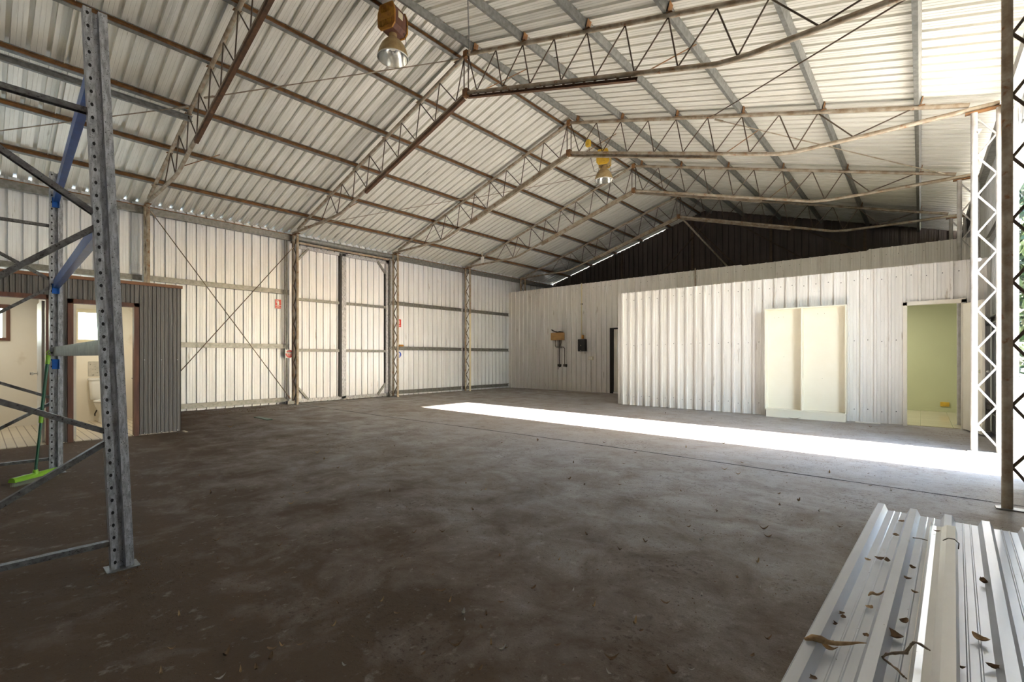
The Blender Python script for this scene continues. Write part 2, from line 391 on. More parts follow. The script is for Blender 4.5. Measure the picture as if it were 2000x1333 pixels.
m.sheet((-6.12, YB+.1, 0), (0,1,0), YA-YB-.12, (0,0,1), HB-.04, (-1,0,0), .21)
struct(m.build('wall_office_side', M['part']))
struct(MB().box(-6.05, XRW-.03, YA-.06, YA-.02, 0.012, 2.72).build('wall_office_back', M['green']))
struct(MB().box(-6.05, XRW-.05, YB+.05, YA-.06, 0.002, .012).build('floor_office', M['officetile']))
struct(MB().box(-6.05, XRW-.05, YA-.075, YA-.06, .012, .11).build('baseboard_back', M['green']))
# office door: frame and open leaf
d = thing('door_1', None, None, kind='structure')
m = MB()
m.box(OX0-.01, OX0+.05, YB-.06, YB+.06, 0, ODZ+.03); m.box(OX1-.05, OX1+.01, YB-.06, YB+.06, 0, ODZ+.03); m.box(OX0-.01, OX1+.01, YB-.06, YB+.06, ODZ-.03, ODZ+.04)
m.build('door_frame', M['creamdoor'], d)
m = MB()
hx, hy = .585, 11.50; ex, ey = .775, 10.80
m.prism([(-.018,0),(.018,0),(.018,2.21),(-.018,2.21)], (hx,hy,.03), (ex,ey,.03))
leaf = m.build('door_leaf', M['creamdoor'], d)
dv = Vector((ex-hx, ey-hy, 0)).normalized(); nv = Vector((dv.y, -dv.x, 0)); kp = Vector((hx,hy,1.06))+dv*.66
k = MB()
for s_ in (-1, 1):
    k.tube([kp+nv*.018*s_, kp+nv*.03*s_], .03, 14); k.tube([kp+nv*.03*s_, kp+nv*.05*s_, kp+nv*.06*s_, kp+nv*.085*s_], [.012,.014,.028,.022], 14)
k.build('door_knob', M['chrome'], leaf)

# rear doorway with half-glazed door
d = thing('door_2', None, None, kind='structure')
m = MB().box(DA0, DA0+.14, YA-.05, YA+.07, 0, DZ-.07).box(DA1-.06, DA1, YA-.05, YA+.07, 0, DZ-.07).box(DA0, DA1, YA-.05, YA+.07, DZ-.07, DZ-.01)
m.build('door_frame', M['dark'], d)
MB().box(DA0-.03, DA1+.03, YA-.07, YA-.04, DZ-.02, DZ+.03).build('head_flashing', M['part'], d)
lf = MB().box(DA0+.14, DA1-.06, YA-.01, YA+.03, .06, DZ-.07).build('door_leaf', M['creamdoor'], d)
MB().box(DA0+.29, DA1-.2, YA-.02, YA-.012, 1.30, 2.12).build('pane', M['swhite'], lf)
MB().box(DA0+.12, DA1-.04, YA-.04, YA+.0, .0, .05).build('sill', M['swhite'], d)

# ============================================================ TOILET BLOCK
BX, BY = -9.75, 2.36; BB = -12.62
m = MB()
prof = dict(pitch=.0575, rb=.034, rt=.018, rh=.014, minor=False)
m.sheet((BX, 1.75, 0), (0,1,0), BY-1.75, (0,0,1), 2.50, (1,0,0), H0=.01, **prof)
m.sheet((BX, .94, 0), (0,1,0), .81, (0,0,1), 2.50, (1,0,0), H0=2.17, **prof)
m.sheet((BX, .74, 0), (0,1,0), .20, (0,0,1), 2.50, (1,0,0), H0=.01, **prof)
m.sheet((BX, -.12, 0), (0,1,0), .86, (0,0,1), 2.50, (1,0,0), H0=2.20, **prof)
m.sheet((BX, YF+.05, 0), (0,1,0), -.12-YF-.05, (0,0,1), 2.50, (1,0,0), H0=.01, **prof)
m.sheet((BX, BY, 0), (-1,0,0), -XLW+BX-.03, (0,0,1), 2.50, (0,1,0), H0=.01, **prof)
for q in (1.86, 2.09, 2.32):
    for z in (1.25, .03): m.box(BX+.013, BX+.02, q-.006, q+.006, z-.006, z+.006, 1)
struct(m.build('wall_toilet_block', [M['brownclad'], M['swhite']]))
struct(MB().box(BX-.02, BX+.035, YF+.05, BY+.03, 2.49, 2.54).build('trim_4', M['rim']))
m = MB()   # cream inner lining with window openings
def wallx(x0, x1, y0, y1, z0, z1, oy0, oy1, oz0, oz1):
    m.box(x0,x1,y0,oy0,z0,z1); m.box(x0,x1,oy1,y1,z0,z1); m.box(x0,x1,oy0,oy1,z0,oz0); m.box(x0,x1,oy0,oy1,oz1,z1)
wallx(BB-.08, BB, .88, 2.30, 0, 2.45, 1.30, 2.02, 1.60, 2.26)
wallx(BB-.08, BB, YF+.05, .88, 0, 2.45, -.35, .43, 1.60, 2.26)
m.box(BB, BX-.02, .80, .88, 0, 2.45); m.box(BB, BX-.02, 2.26, 2.32, 0, 2.45)
m.box(BX-.07, BX-.02, 1.76, 2.26, 0, 2.45).box(BX-.07, BX-.02, .74, .80, 0, 2.45)
struct(m.build('wall_toilet_lining', M['cream']))
struct(MB().box(BB, BX+.01, YF+.06, 2.26, .001, .014).build('floor_toilets', M['wctile']))
for n_, (a_, b_) in ((1, (1.30, 2.02)), (2, (-.35, .43))):
    m = MB()
    for (y0, y1, z0, z1) in ((a_, b_, 1.60, 1.65), (a_, b_, 2.19, 2.26), (a_, a_+.05, 1.65, 2.19), (b_-.05, b_, 1.65, 2.19)):
        m.box(BB-.07, BB+.03, y0, y1, z0, z1)
    wv = struct(m.build('window_%d' % n_, M['brown'] if n_ == 2 else M['conduit']))
    if n_ == 2: MB().box(BB-.02, BB+.0, b_-.10, b_-.05, 1.65, 2.19).build('sash', M['white'], wv)
    MB().box(BB-.05, BB-.045, a_+.05, b_-.05, 1.65, 2.19).build('pane', M['frost'], wv)
def doorset(nm, y0, y1, zt, leafy, knob):
    d = thing(nm, None, None, kind='structure')
    m = MB().box(BX-.09, BX+.035, y0, y0+.065, 0, zt).box(BX-.09, BX+.035, y1-.065, y1, 0, zt).box(BX-.09, BX+.035, y0, y1, zt-.065, zt)
    m.build('door_frame', M['brown'], d)
    lf = MB().box(BX-.86, BX-.10, leafy, leafy+.035, .03, zt-.08).build('door_leaf', M['creamdoor'], d)
    if knob:
        k = MB(); c = (BX-.70, leafy, 1.04)
        k.tube([c, (c[0], c[1]-.012, c[2])], .032, 14); k.tube([(c[0], c[1]-.012, c[2]), (c[0], c[1]-.045, c[2]), (c[0], c[1]-.055, c[2]), (c[0], c[1]-.09, c[2])], [.01,.012,.027,.022], 14)
        k.build('door_knob', M['chrome'], lf)
doorset('door_3', .925, 1.785, 2.185, 1.00, False)
doorset('door_4', -.14, .76, 2.22, .655, True)

def fill_light(nm, x, y, z, w_, h_, p, c):  # bare area light added as fill, without a fitting
    ld = bpy.data.lights.new(nm, 'AREA'); ld.shape = 'RECTANGLE'; ld.size = w_; ld.size_y = h_; ld.energy = p; ld.color = c
    o = bpy.data.objects.new(nm, ld); COL.objects.link(o); o.location = (x, y, z)
fill_light('toilet_fill_light', -11.3, 1.55, 2.42, .5, .3, 4.5, (1, .93, .80))  # added fills, out of view, to brighten the two toilet rooms
fill_light('toilet_fill_light', -11.3, .0, 2.42, .5, .3, 4.5, (1, .93, .80))
fill_light('office_fill_light', -1.2, 13.3, 2.70, 1.2, .3, 13, (1, .96, .88))  # added fill, out of view, to brighten the office

# toilet suite
t = thing('toilet', 'white ceramic toilet with cistern in the cubicle behind the leaning rack post', 'toilet', (BB, 1.72, .014))
def rbox(m, x0, x1, y0, y1, z0, z1, r=.03, n=5, tap=0):
    ring = []
    for (cx_, cy_, a0) in ((x1-r, y1-r, 0), (x0+r, y1-r, 90), (x0+r, y0+r, 180), (x1-r, y0+r, 270)):
        for k in range(n): a = R(a0+90*k/(n-1)); ring.append((cx_+r*math.cos(a), cy_+r*math.sin(a)))
    N_ = len(ring); mx, my = (x0+x1)/2, (y0+y1)/2
    def sc(f): return [(mx+(x-mx)*f, my+(y-my)*f) for x, y in ring]
    lv = [(sc(1-tap-.04), z0), (sc(1-tap), z0+.01), (ring, z1-.012), (sc(.96), z1)]
    v = [(x, y, z) for rg, z in lv for x, y in rg]
    fs = [(i*N_+k, i*N_+(k+1)%N_, (i+1)*N_+(k+1)%N_, (i+1)*N_+k) for i in range(3) for k in range(N_)]
    m.add(v, fs, True); m.add(v[:N_], [tuple(range(N_))[::-1]]); m.add(v[-N_:], [tuple(range(N_))])
    return m
rbox(MB(), .01, .19, -.22, .22, .43, .81, .05, tap=.08).build('cistern', M['ceramic'], t)
rbox(MB(), .005, .20, -.235, .235, .81, .86, .05).build('cistern_lid', M['ceramic'], t)
m = MB(); n_ = 28
def oval(cx_, a, b_, z, flat=.0): return [(cx_+a*math.cos(2*math.pi*k/n_)*(1 if math.cos(2*math.pi*k/n_) > 0 else .8), b_*math.sin(2*math.pi*k/n_), z) for k in range(n_)]
lv = [oval(.36,.22,.12,0), oval(.36,.20,.11,.04), oval(.36,.17,.10,.14), oval(.38,.19,.12,.22), oval(.40,.26,.17,.32), oval(.41,.29,.185,.385), oval(.41,.28,.18,.395)]
m.add([p for l in lv for p in l], [(i*n_+k, i*n_+(k+1)%n_, (i+1)*n_+(k+1)%n_, (i+1)*n_+k) for i in range(len(lv)-1) for k in range(n_)], True)
m.add(lv[-1], [tuple(range(n_))]); m.build('bowl', M['ceramic'], t)
m = MB(); lv = [oval(.42,.28,.185,.397), oval(.42,.30,.195,.405), oval(.42,.30,.195,.425), oval(.42,.27,.17,.437)]
m.add([p for l in lv for p in l], [(i*n_+k, i*n_+(k+1)%n_, (i+1)*n_+(k+1)%n_, (i+1)*n_+k) for i in range(3) for k in range(n_)], True)
m.add(lv[-1], [tuple(range(n_))]); m.build('seat_lid', M['ceramic'], t)
MB().tube([(.03,-.12,.10),(.10,-.13,.14),(.12,-.10,.22)], .012, 8).build('inlet_pipe', M['pipe'], t)
o = rbox(MB(), 0, .01, -.22, .24, .0, .30, .004).build('splash_panel', M['vinyl'], None, (BB+.001, 1.72, .91))
tag(o, 'grey stained patch panel fixed on the wall right above the cistern', 'panel')
t = thing('soap_shelf', 'small white ceramic shelf on the side wall right of the toilet', 'shelf', (-12.2, 2.255, .84))
rbox(MB(), -.12, .12, -.12, .0, 0, .03, .01).build('shelf_plate', M['ceramic'], t)

# ============================================================ FRAMES: COLUMNS AND TRUSSES
ZC = 4.66
def make_column(mat, label, name='lattice_column'):
    t = thing(name, label, 'column', group='lattice columns along the side walls')
    for x in (0, .245): MB().tube([(x,0,.0),(x,0,ZC)], .036, 14).build('chord', mat, t)
    z = .10; side = 0; pts = []
    zs = [.10+.263*i for i in range(18) if .10+.263*i < ZC-.05]
    for i in range(len(zs)-1):
        a = (.03, 0, zs[i]) if i % 2 else (.215, 0, zs[i]); b_ = (.215, 0, zs[i+1]) if i % 2 else (.03, 0, zs[i+1])
        MB().tube([a, b_], .013, 7).build('brace_rod', mat if mat is M['white_pipe'] else M['rod'], t)
    MB().box(-.07, .31, -.05, .05, 0, .012).build('base_plate', M['galv'], t)
    MB().box(-.09, .31, -.045, .045, ZC-.004, ZC+.012).build('cap_plate', M['rust'], t)
    return t
XLI, XRI = -12.81, .557
colL = make_column(M['chord'], 'x'); colR = make_column(M['white_pipe'], 'y')
colR1 = make_column(M['chord'], 'z')
def put(c, x, y, mirror, lab):
    c.location = (x, y, 0)
    c.rotation_euler = (0, 0, math.pi if mirror else 0); c['label'] = lab
put(colL, XLI, YT[0], True, 'rusty lattice column on left wall just above the toilet block roof')
c1 = dup(colL, (XLI, YT[1], 0), math.pi, 'rusty lattice column on left wall at the near edge of the sliding doors')
c2 = dup(colL, (XLI, YT[2], 0), math.pi, 'lattice column on left wall at the far edge of the sliding doors')
c3 = dup(colL, (XLI, YT[3], 0), math.pi, 'lattice column on left wall with its lower chord painted yellow')
sl = MB().tube([(0,0,.02),(0,0,2.93)], .0375, 14).build('painted_sleeve', M['conduit'], c3); sl['label'] = 'yellow painted lower chord'
c4 = dup(colL, (XLI, YT[4], 0), math.pi, 'lattice column on left wall, only its top showing over the rear partition')
put(colR1, XRI, YT[1], False, 'dark near lattice column at the right edge, behind the steel sheets')
put(colR, XRI, YT[2], False, 'sunlit white lattice column standing beside the open office door')
dup(colR, (XRI, YT[3], 0), 0, 'pale lattice column inside the office, its top showing above the office front')
dup(colR, (XRI, YT[4], 0), 0, 'farthest lattice column on the right, its top above the rear partition')
for c in (colR1, colR): pass
# small pipe stubs on the right columns
for (yy, z) in ((YT[2], 4.37), (YT[2], 2.62), (YT[2], .32)): pass

TOPN = [.73,1.32,1.94,2.52,3.12,3.72,4.31,4.87,6.03]
BOTN = [.27,.87,1.46,2.06,2.65,3.25,3.84,4.54,5.33]
def tz(o): return 6.72-SL*o
def bz(o): return 6.03-SL*o if o < 4.40 else (4.735 if o > 4.7 else 4.745+(4.7-o)*.03)
t0 = thing('roof_truss', 'x', 'truss', (0, YT[0], 0), group='steel pipe roof trusses')
for sg in (-1, 1):
    X = lambda o: XM+sg*o
    MB().tube([(X(.03),0,tz(.03)), (X(6.64),0,tz(6.64))], .033, 12).build('top_chord', M['chord'], t0)
    MB().tube([(X(.03),0,bz(.03)), (X(4.30),0,bz(4.30)), (X(4.45),0,4.755), (X(4.62),0,4.738), (X(5.6),0,4.72), (X(6.93),0,4.715)], .033, 12).build('bottom_chord', M['chord'], t0)
    seq = [('t', .05)]
    for i in range(9): seq += [('b', BOTN[i]), ('t', TOPN[i])]
    for (ka, a), (kb, b_) in zip(seq, seq[1:]):
        za = tz(a)-.02 if ka == 't' else bz(a)+.02; zb = tz(b_)-.02 if kb == 't' else bz(b_)+.02
        MB().tube([(X(a),0,za), (X(b_),0,zb)], .0105, 7).build('web_rod', M['rod'], t0)
    MB().tube([(X(.055),0,tz(.05)), (X(.055),0,bz(.05))], .0115, 7).build('web_rod', M['rod'], t0)
    a, b_ = Vector((X(.04),0,bz(.04)-.062)), Vector((X(3.28),0,bz(3.28)-.062))
    m = MB(); m.prism([(-.03,.03),(-.026,.03),(-.026,-.03),(.03,-.03),(.03,-.034),(-.03,-.034)], a, b_)
    for k in range(18):
        p = a.lerp(b_, (k+.5)/18); m.tube([p+Vector((-.02,0,.028)), p+Vector((.02,0,.028))], .012, 6)
    m.build('stiffener', M['backlitrust'], t0)
MB().box(XM-.045, XM+.045, -.04, .04, 6.66, 6.78).build('apex_plate', M['rust'], t0)
for sg in (-1, 1): MB().box(min(XM+sg*.006, XM+sg*.05), max(XM+sg*.006, XM+sg*.05), -.05, .05, 5.96, 6.09).build('apex_bracket', M['rust'], t0)
MB().tube([(XM-.07,0,6.03),(XM+.07,0,6.03)], .012, 6).build('apex_bolt', M['rust'], t0)
TL = ['rusty roof truss nearest the viewer, crossing the upper left corner',
      'second roof truss, its apex at top centre beside the near lamp',
      'third roof truss, landing on the sunlit white column',
      'fourth roof truss, just behind the far lamp',
      'farthest roof truss, in front of the dark gable']
t0['label'] = TL[0]
trusses = [t0] + [dup(t0, (0, YT[i], 0), None, TL[i]) for i in range(1, 5)]

for tr in trusses[2:]:  # farther stiffeners get a paler material, their lit look put into the colour
    for c in tr.children:
        if c.name.startswith('stiffener'):
            c.data = c.data.copy(); c.data.materials[0] = M['chord']
# ============================================================ PURLINS, GIRTS, RODS
OFFS = [.20, 1.32, 2.50, 3.70, 4.91, 6.10]
WORD = ['ridge', 'second', 'third', 'fourth', 'fifth', 'sixth']
MP = [M['galv'], M['rust']]
def purlin(sg, o, label, grp):
    x = XM+sg*o; z = 6.75-SL*o+.055
    up = Vector((SL*sg, 0, 1)).normalized()
    m = MB()
    # galvanised outside, rusted inside of the channel
    H, W = .112, .055
    a, b_ = (x, -1.1, z), (x, YG-.02, z)
    # side = d x up with d=+Y  -> +X ; opening to +X on the left slope, web to +X on the right slope
    f_ = 1
    if sg < 0: m.chan(a, b_, W, H, up=up, flip=1)
    else: m.chan(a, b_, W, H, up=up, flip=-1)
    if sg < 0:
        side = Vector((0,1,0)).cross(up); 
        m.add([Vector(p)+side*(-W/2+.005)+up*q for p in (a, b_) for q in (-H/2+.006, H/2-.006)], [(0,2,3,1)], mi=1)
        m.add([Vector(p)+side*q+up*(H/2-.0045) for p in (a, b_) for q in (-W/2+.005, W/2-.005)], [(0,2,3,1)], mi=1)
        for k in range(92):
            c = Vector(a)+Vector((0, .1+k*.209, 0))+side*(W/2+.001)+up*(H/2-.006)
            m.box(c.x-.004, c.x+.004, c.y-.006, c.y+.006, c.z-.005, c.z+.003, 1)
    else:
        for k in range(92):
            c = Vector(a)+Vector((0, .1+k*.209, 0))+Vector((.036, 0, .045))
            m.box(c.x-.004, c.x+.006, c.y-.006, c.y+.006, c.z-.007, c.z+.007, 1)
    p = m.build('roof_purlin', MP)
    tag(p, label, 'purlin', grp)
    for y in YT:      # cleats over the trusses
        cl = MB(); cx_ = x+(.045 if sg > 0 else -.045)
        cl.prism([(-.003,-.055),(.003,-.055),(.003,.055),(-.003,.055)], (cx_, y-.05, z), (cx_, y+.05, z), up)
        cl.box(cx_-.035, cx_+.035, y-.05, y+.05, z-.066+(-SL*sg*(cx_-x)), z-.060+(-SL*sg*(cx_-x)))
        cl.build('cleat', M['rust'], p)
    return p
purlin(-1, OFFS[0], 'left of the two purlins running along the ridge', 'roof purlins')
purlin(1, OFFS[0], 'wide grey right purlin of the pair along the ridge', 'roof purlins')
for i in range(1, 6):
    purlin(-1, OFFS[i], 'rusty purlin under the left roof slope, %s one down from the ridge' % ['', 'first', 'second', 'third', 'fourth', 'fifth and lowest'][i], 'roof purlins')
    purlin(1, OFFS[i], 'grey purlin under the right roof slope, %s one down from the ridge' % ['', 'first', 'second', 'third', 'fourth', 'fifth and lowest'][i], 'roof purlins')
# the doubled purlin length seen top left
m = MB().chan((XM-3.70, -1.1, 5.555), (XM-3.70, YT[0]+.05, 5.555), .055, .10, flip=1)
m.add([(XM-3.724, y, z) for y in (-1.1, YT[0]+.05) for z in (5.51, 5.60)], [(0,2,3,1)], mi=1)
tag(m.build('doubled_purlin', MP), 'short extra purlin bolted under the left slope, ending at the nearest truss', 'purlin')

def girt(x, y0, y1, z, label, h=.12, mats=None, open_=1):
    m = MB().chan((x, y0, z), (x, y1, z), .06, h, flip=open_)
    tag(m.build('wall_girt', mats or M['galv']), label, 'girt', 'wall girts')
GX = XLW+.07
girt(GX, -1.1, YT[0]-.03, 3.08, 'steel girt on the left wall right above the toilet block')
for (a_, b_, wd) in ((YT[0]+.03, YT[1]-.05, 'behind the crossed brace rods'), (YT[2]+.05, YT[3]-.05, 'right of the sliding doors'), (YT[3]+.05, YA-.08, 'in the far left corner bay')):
    for z, nm in ((3.09, 'upper'), (1.59, 'middle'), (.12, 'bottom')):
        if a_ < 5 and z < 3: a_ = max(a_, BY+.03)
        girt(GX, a_, b_, z, '%s steel girt %s' % (nm, wd))
m = MB().chan((XLW+.10, -1.1, 4.60), (XLW+.10, YT[1]-.02, 4.60), .10, .15, flip=-1)
m.box(XLW+.03, XLW+.17, -1.1, YT[1]-.02, 4.675, 4.69, 1)
tag(m.build('eave_beam', MP), 'long eave beam over the left wall, nearer length up to the doors', 'beam', 'eave beams')
m = MB().chan((XLW+.10, YT[2]+.02, 4.60), (XLW+.10, YG-.02, 4.60), .10, .15, flip=-1)
m.box(XLW+.03, XLW+.17, YT[2]+.02, YG-.02, 4.675, 4.69, 1)
tag(m.build('eave_beam', MP), 'long eave beam over the left wall, farther length past the doors', 'beam', 'eave beams')
m = MB().chan((XRW-.12, -1.1, 4.62), (XRW-.12, YG-.02, 4.62), .10, .15, flip=1)
tag(m.build('eave_beam', MP), 'eave beam along the top of the right wall', 'beam', 'eave beams')
# door head with rolled cover
t = thing('door_track', 'long sliding door track with rolled cover above the two door leaves', 'track')
m = MB(); prof_ = [(.10*math.cos(a), .075*math.sin(a)) for a in [R(x) for x in range(-90, 91, 20)]]
m.prism([(-.01, -.075)]+prof_+[(-.01, .075)], (XLW+.10, YT[1]-.02, 4.62), (XLW+.10, YT[2]+.02, 4.62)); m.build('track_cover', M['galv'], t)
MB().box(XLW+.06, XLW+.16, YT[1], YT[2], 4.47, 4.52).build('rail', M['chord'], t)
# girts of the right wall
for z, nm in ((3.3, 'upper'), (1.9, 'middle'), (.45, 'bottom')):
    girt(XRW-.10, YT[2]+.12, YB-.1, z, '%s girt on the right wall behind the white column' % nm, open_=-1)

# left sliding doors
def slide_leaf(nm, y0, y1, gus):
    d = thing(nm, None, None, kind='structure'); x = XLW+.13
    m = MB(); m.sheet((x-.045, y0+.01, 0), (0,1,0), y1-y0-.02, (0,0,1), 4.42, (-1,0,0), .2093, phase=.17, H0=.06)
    m.build('cladding', M['wall'], d)
    m = MB()
    m.box(x-.03, x+.02, y0, y0+.05, .04, 4.42); m.box(x-.03, x+.02, y1-.09, y1, .04, 4.42)
    m.box(x-.03, x+.02, y0, y1, 4.34, 4.42); m.box(x-.03, x+.02, y0, y1, .03, .12)
    m.build('frame', M['galv2'], d)
    for z in (2.92, 1.49): MB().box(x-.025, x+.02, y0+.05, y1-.09, z-.04, z+.04).build('rail', M['galv'], d)
    for (yc, zc, sy, sz) in gus:
        a = Vector((x+.005, yc, zc+sz*.36)); b_ = Vector((x+.005, yc+sy*.30, zc))
        MB().bar(a, b_, .05, .07, up=(1,0,0)).build('corner_gusset', M['galv'], d)
    return d
slide_leaf('door_5', 5.90, 7.36, ((5.95, .08, 1, 1), (5.95, 4.38, 1, -1)))
slide_leaf('door_6', 7.36, 8.90, ((8.80, .08, -1, 1), (8.80, 4.38, -1, -1)))
struct(MB().box(XLW+.06, XLW+.165, 7.185, 7.25, .1, 4.40).build('trim_5', M['black']))
struct(MB().box(XLW+.06, XLW+.13, 8.78, 8.84, .4, 4.1).build('trim_6', M['black']))
struct(MB().box(XLW+.03, XLW+.20, 8.92, 8.99, 0, 4.5).build('trim_7', M['galv']))
for z in (3.02, 1.58, .15):
    tag(MB().box(XLW+.19, XLW+.26, 8.86, 8.95, z-.03, z+.03).tube([(XLW+.2, 8.9, z), (XLW+.32, 8.9, z)], .012, 8).build('door_catch', M['galv']),
        'small steel catch beside the far door leaf, %s of three' % {3.02:'highest', 1.58:'middle', .15:'lowest'}[z], 'catch', 'door catches')
# vertical pipes by the first column
for y, r in ((5.58, .012), (5.63, .022)):
    tag(MB().tube([(XLW+.17, y, 1.7 if r < .02 else .15), (XLW+.17, y, 4.5)], r, 10).build('wall_pipe', M['galv']),
        '%s vertical pipe between the signs and the near door column' % ('thin' if r < .02 else 'thicker'), 'pipe', 'wall pipes')
# gas shelf etc: orange glove over girt
tag(rbox(MB(), -.05, .05, -.09, .09, 0, .06, .03).build('rag', M['orange'], None, (XLW+.11, 9.42, 1.652)), 'small orange rag lying on the girt next to the far door column', 'rag')

def rod(nm, pts, r, mat, label, cat='brace rod', grp=None, turn=True):
    t = thing(nm, label, cat, group=grp)
    MB().tube(pts, r, 7).build('rod', mat, t)
    if turn:
        a, b_ = Vector(pts[0]), Vector(pts[-1]); d = (b_-a).normalized()
        for e, s_ in ((a, 1), (b_, -1)): MB().bar(e, e+d*s_*.16, .035, .02).build('end_tab', M['chord'], t)
    return t
BXR = -12.93
rod('brace_rod', [(BXR, 2.58, 4.55), (BXR, 5.66, .15)], .010, M['rod'], 'long brace rod on the left wall, falling towards the door column foot', grp='wall cross bracing')
rod('brace_rod', [(BXR+.03, 5.72, 4.30), (BXR+.03, 2.55, .22)], .010, M['rod'], 'long brace rod on the left wall, rising towards the door column top', grp='wall cross bracing')
tag(MB().box(BXR-.06, BXR+.06, 5.56, 5.72, .02, .10).build('brace_bracket', M['galv']), 'steel foot bracket where the falling brace rod meets the floor', 'bracket')
RZ = 6.69
def rp(x, y): return (x, y, roof_z(x, RZ))
rod('brace_rod', [rp(-6.25, 5.72), rp(-9.3, 2.60)], .010, M['chord'], 'thin roof rod from the second truss apex down to the nearest truss', grp='roof bracing rods')
rod('brace_rod', [(-9.5, 2.42, roof_z(-9.5, 6.60)), (-12.6, -.95, roof_z(-12.6, 6.60))], .010, M['chord'], 'thin roof rod behind the blue rack beam', grp='roof bracing rods')
rod('brace_rod', [rp(-12.55, 5.85), (-11.1, 7.3, roof_z(-11.1, RZ)), rp(-9.5, 8.98)], .009, M['chord'], 'thin roof rod rising from the near door column to the third truss', grp='roof bracing rods')
rod('brace_rod', [rp(-9.45, 9.1), rp(-6.3, 12.2)], .009, M['chord'], 'thin roof rod between the third and fourth trusses on the left slope', grp='roof bracing rods')
rod('brace_rod', [rp(-5.98, 5.72), rp(-2.7, 2.5)], .010, M['galv'], 'grey roof rod rising out of the frame above the second truss apex', grp='roof bracing rods')
rod('brace_rod', [rp(.25, 5.85), rp(-2.95, 9.0)], .010, M['rod'], 'dark roof rod crossing the right slope between second and third truss', grp='roof bracing rods')
rod('brace_rod', [rp(-2.9, 9.1), rp(.35, 12.2)], .010, M['chord'], 'pale roof rod from the third truss to the far right column', grp='roof bracing rods')
# fly braces: chord to purlin
def fly(o, sg, y, dy, lab):
    x = XM+sg*o
    rod('fly_brace', [(x, y, bz(o)+.02), (x+sg*.35, y+dy, 6.75-SL*(o+.35)-.03)], .008, M['rust'], lab, 'fly brace', 'fly braces', False)
for i, y in enumerate(YT[1:4]):
    nmz = ['second', 'third', 'fourth'][i]
    fly(3.45, 1, y, .75, 'thin rusty stay from the %s truss bottom chord to the right slope' % nmz)
    fly(.45, 1, y, .75, 'thin rusty stay from the %s truss near its apex' % nmz)
    fly(4.45, -1, y, .75, 'thin rusty stay from the %s truss bottom chord to the left slope' % nmz)
fly(4.2, -1, YT[0], .75, 'thin rusty stay from the nearest truss to the left slope')

# gable framing
for i, x in enumerate((-9.6, -6.6, -3.9, -1.3)):
    tag(MB().box(x-.04, x+.04, YG-.10, YG-.02, 0, roof_z(x)-.16).build('gable_post', M['rod']), 'dark gable post, %s from the left' % ['first','second','third','fourth'][i], 'post', 'gable posts')
for i, (xa, za, xb, zb) in enumerate(((-6.6, 6.4, -4.6, 4.1), (-6.0, 6.4, -8.4, 4.1), (-5.1, 6.2, -2.6, 4.3), (-3.5, 5.9, -1.0, 4.3))):
    rod('gable_strut', [(xa, YG-(.172 if i == 1 else .125), za), (xb, YG-(.172 if i == 1 else .125), zb)], .022, M['rod'], 'dark diagonal strut across the gable, %s in line' % ['leftward leaning', 'first rightward', 'second rightward', 'last rightward'][i] if i else 'dark diagonal strut below the gable peak', 'strut', 'gable struts', False)
rod('gable_strut', [(XM+.1, YT[4]+.05, 5.95), (-4.9, YG-.2, 4.1)], .03, M['chord'], 'pale slanting strut hanging from the farthest truss apex', 'strut', None, False)

# jamb of the open doorway and outdoor side
struct(MB().box(.84, .965, OY1-.01, OY1+.06, 0, OZ+.3).build('trim_8', M['concretepost']))
struct(MB().box(XRW+.02, XRW+.10, OY0-.1, OY1+.1, OZ-.02, OZ+.12).build('trim_9', M['galv']))
struct(MB().box(.82, 1.20, OY1+.02, OY1+.06, 0, .05).build('trim_10', M['concretepost']))
for z, nm in ((4.37, 'upper'), (2.62, 'middle'), (.32, 'lowest')):
    tag(MB().tube([(.60, YT[2]+.0, z), (.60, YT[2]-.10, z)], .012, 8).tube([(.60, YT[2]-.10, z), (.60, YT[2]-.12, z)], .022, 8).build('hook_bolt', M['white_pipe']),
        '%s bolt sticking out of the white column' % nm, 'bolt', 'column bolts')

# ============================================================ WALL FITTINGS
YW = YA-.052
t = thing('timber_box', 'orange timber box with tangled pipes on the rear partition', 'box', (-10.60, YW, 1.95))
rbox(MB(), -.26, .25, -.22, 0, 0, .29, .012, tap=0).build('box', M['plywood'], t)
m = MB()
m.tube([(-.30,-.10,.42),(-.18,-.12,.36),(-.05,-.10,.31),(.10,-.12,.33),(.24,-.08,.30)], .02, 8)
m.tube([(-.28,-.12,.38),(-.1,-.10,.34),(.05,-.13,.31),(.2,-.1,.31)], .013, 8)
m.build('cable', M['pipe'], t)
m = MB()
m.tube([(-.14,-.08,0),(-.14,-.08,-.22),(-.10,-.08,-.27),(.24,-.08,-.27),(.30,-.08,-.32),(.30,-.08,-.95),(.38,-.10,-1.0)], .014, 8)
m.tube([(-.0,-.08,0),(-.0,-.08,-.27)], .012, 8); m.tube([(.06,-.07,0),(.06,-.07,-1.05)], .02, 8); m.tube([(.13,-.07,0),(.13,-.07,-.10),(.07,-.07,-.25)], .014, 8)
m.tube([(.02,-.10,-.25),(.02,-.10,-1.13)], .009, 8)
m.build('pipework', M['pipe'], t)
for x in (.06, .33): MB().box(x-.05, x+.05, -.14, -.02, -1.02, -.93).tube([(x, -.10, -.98), (x+.10, -.16, -1.02)], .02, 8).build('tap', M['pipe'], t)
t = thing('switch_box', 'black metal switch box below the cream conduit', 'switch box', (-9.51, YW, 1.51))
rbox(MB(), -.16, .16, -.14, 0, 0, .45, .015).build('housing', M['black'], t)
for z in (.22, .03): MB().tube([(-.02,-.142,z),(-.02,-.15,z)], .014, 10).build('button', M['conduit'], t)
MB().tube([(.11,-.05,0),(.11,-.05,-.09)], .008, 6).build('cable', M['black'], t)
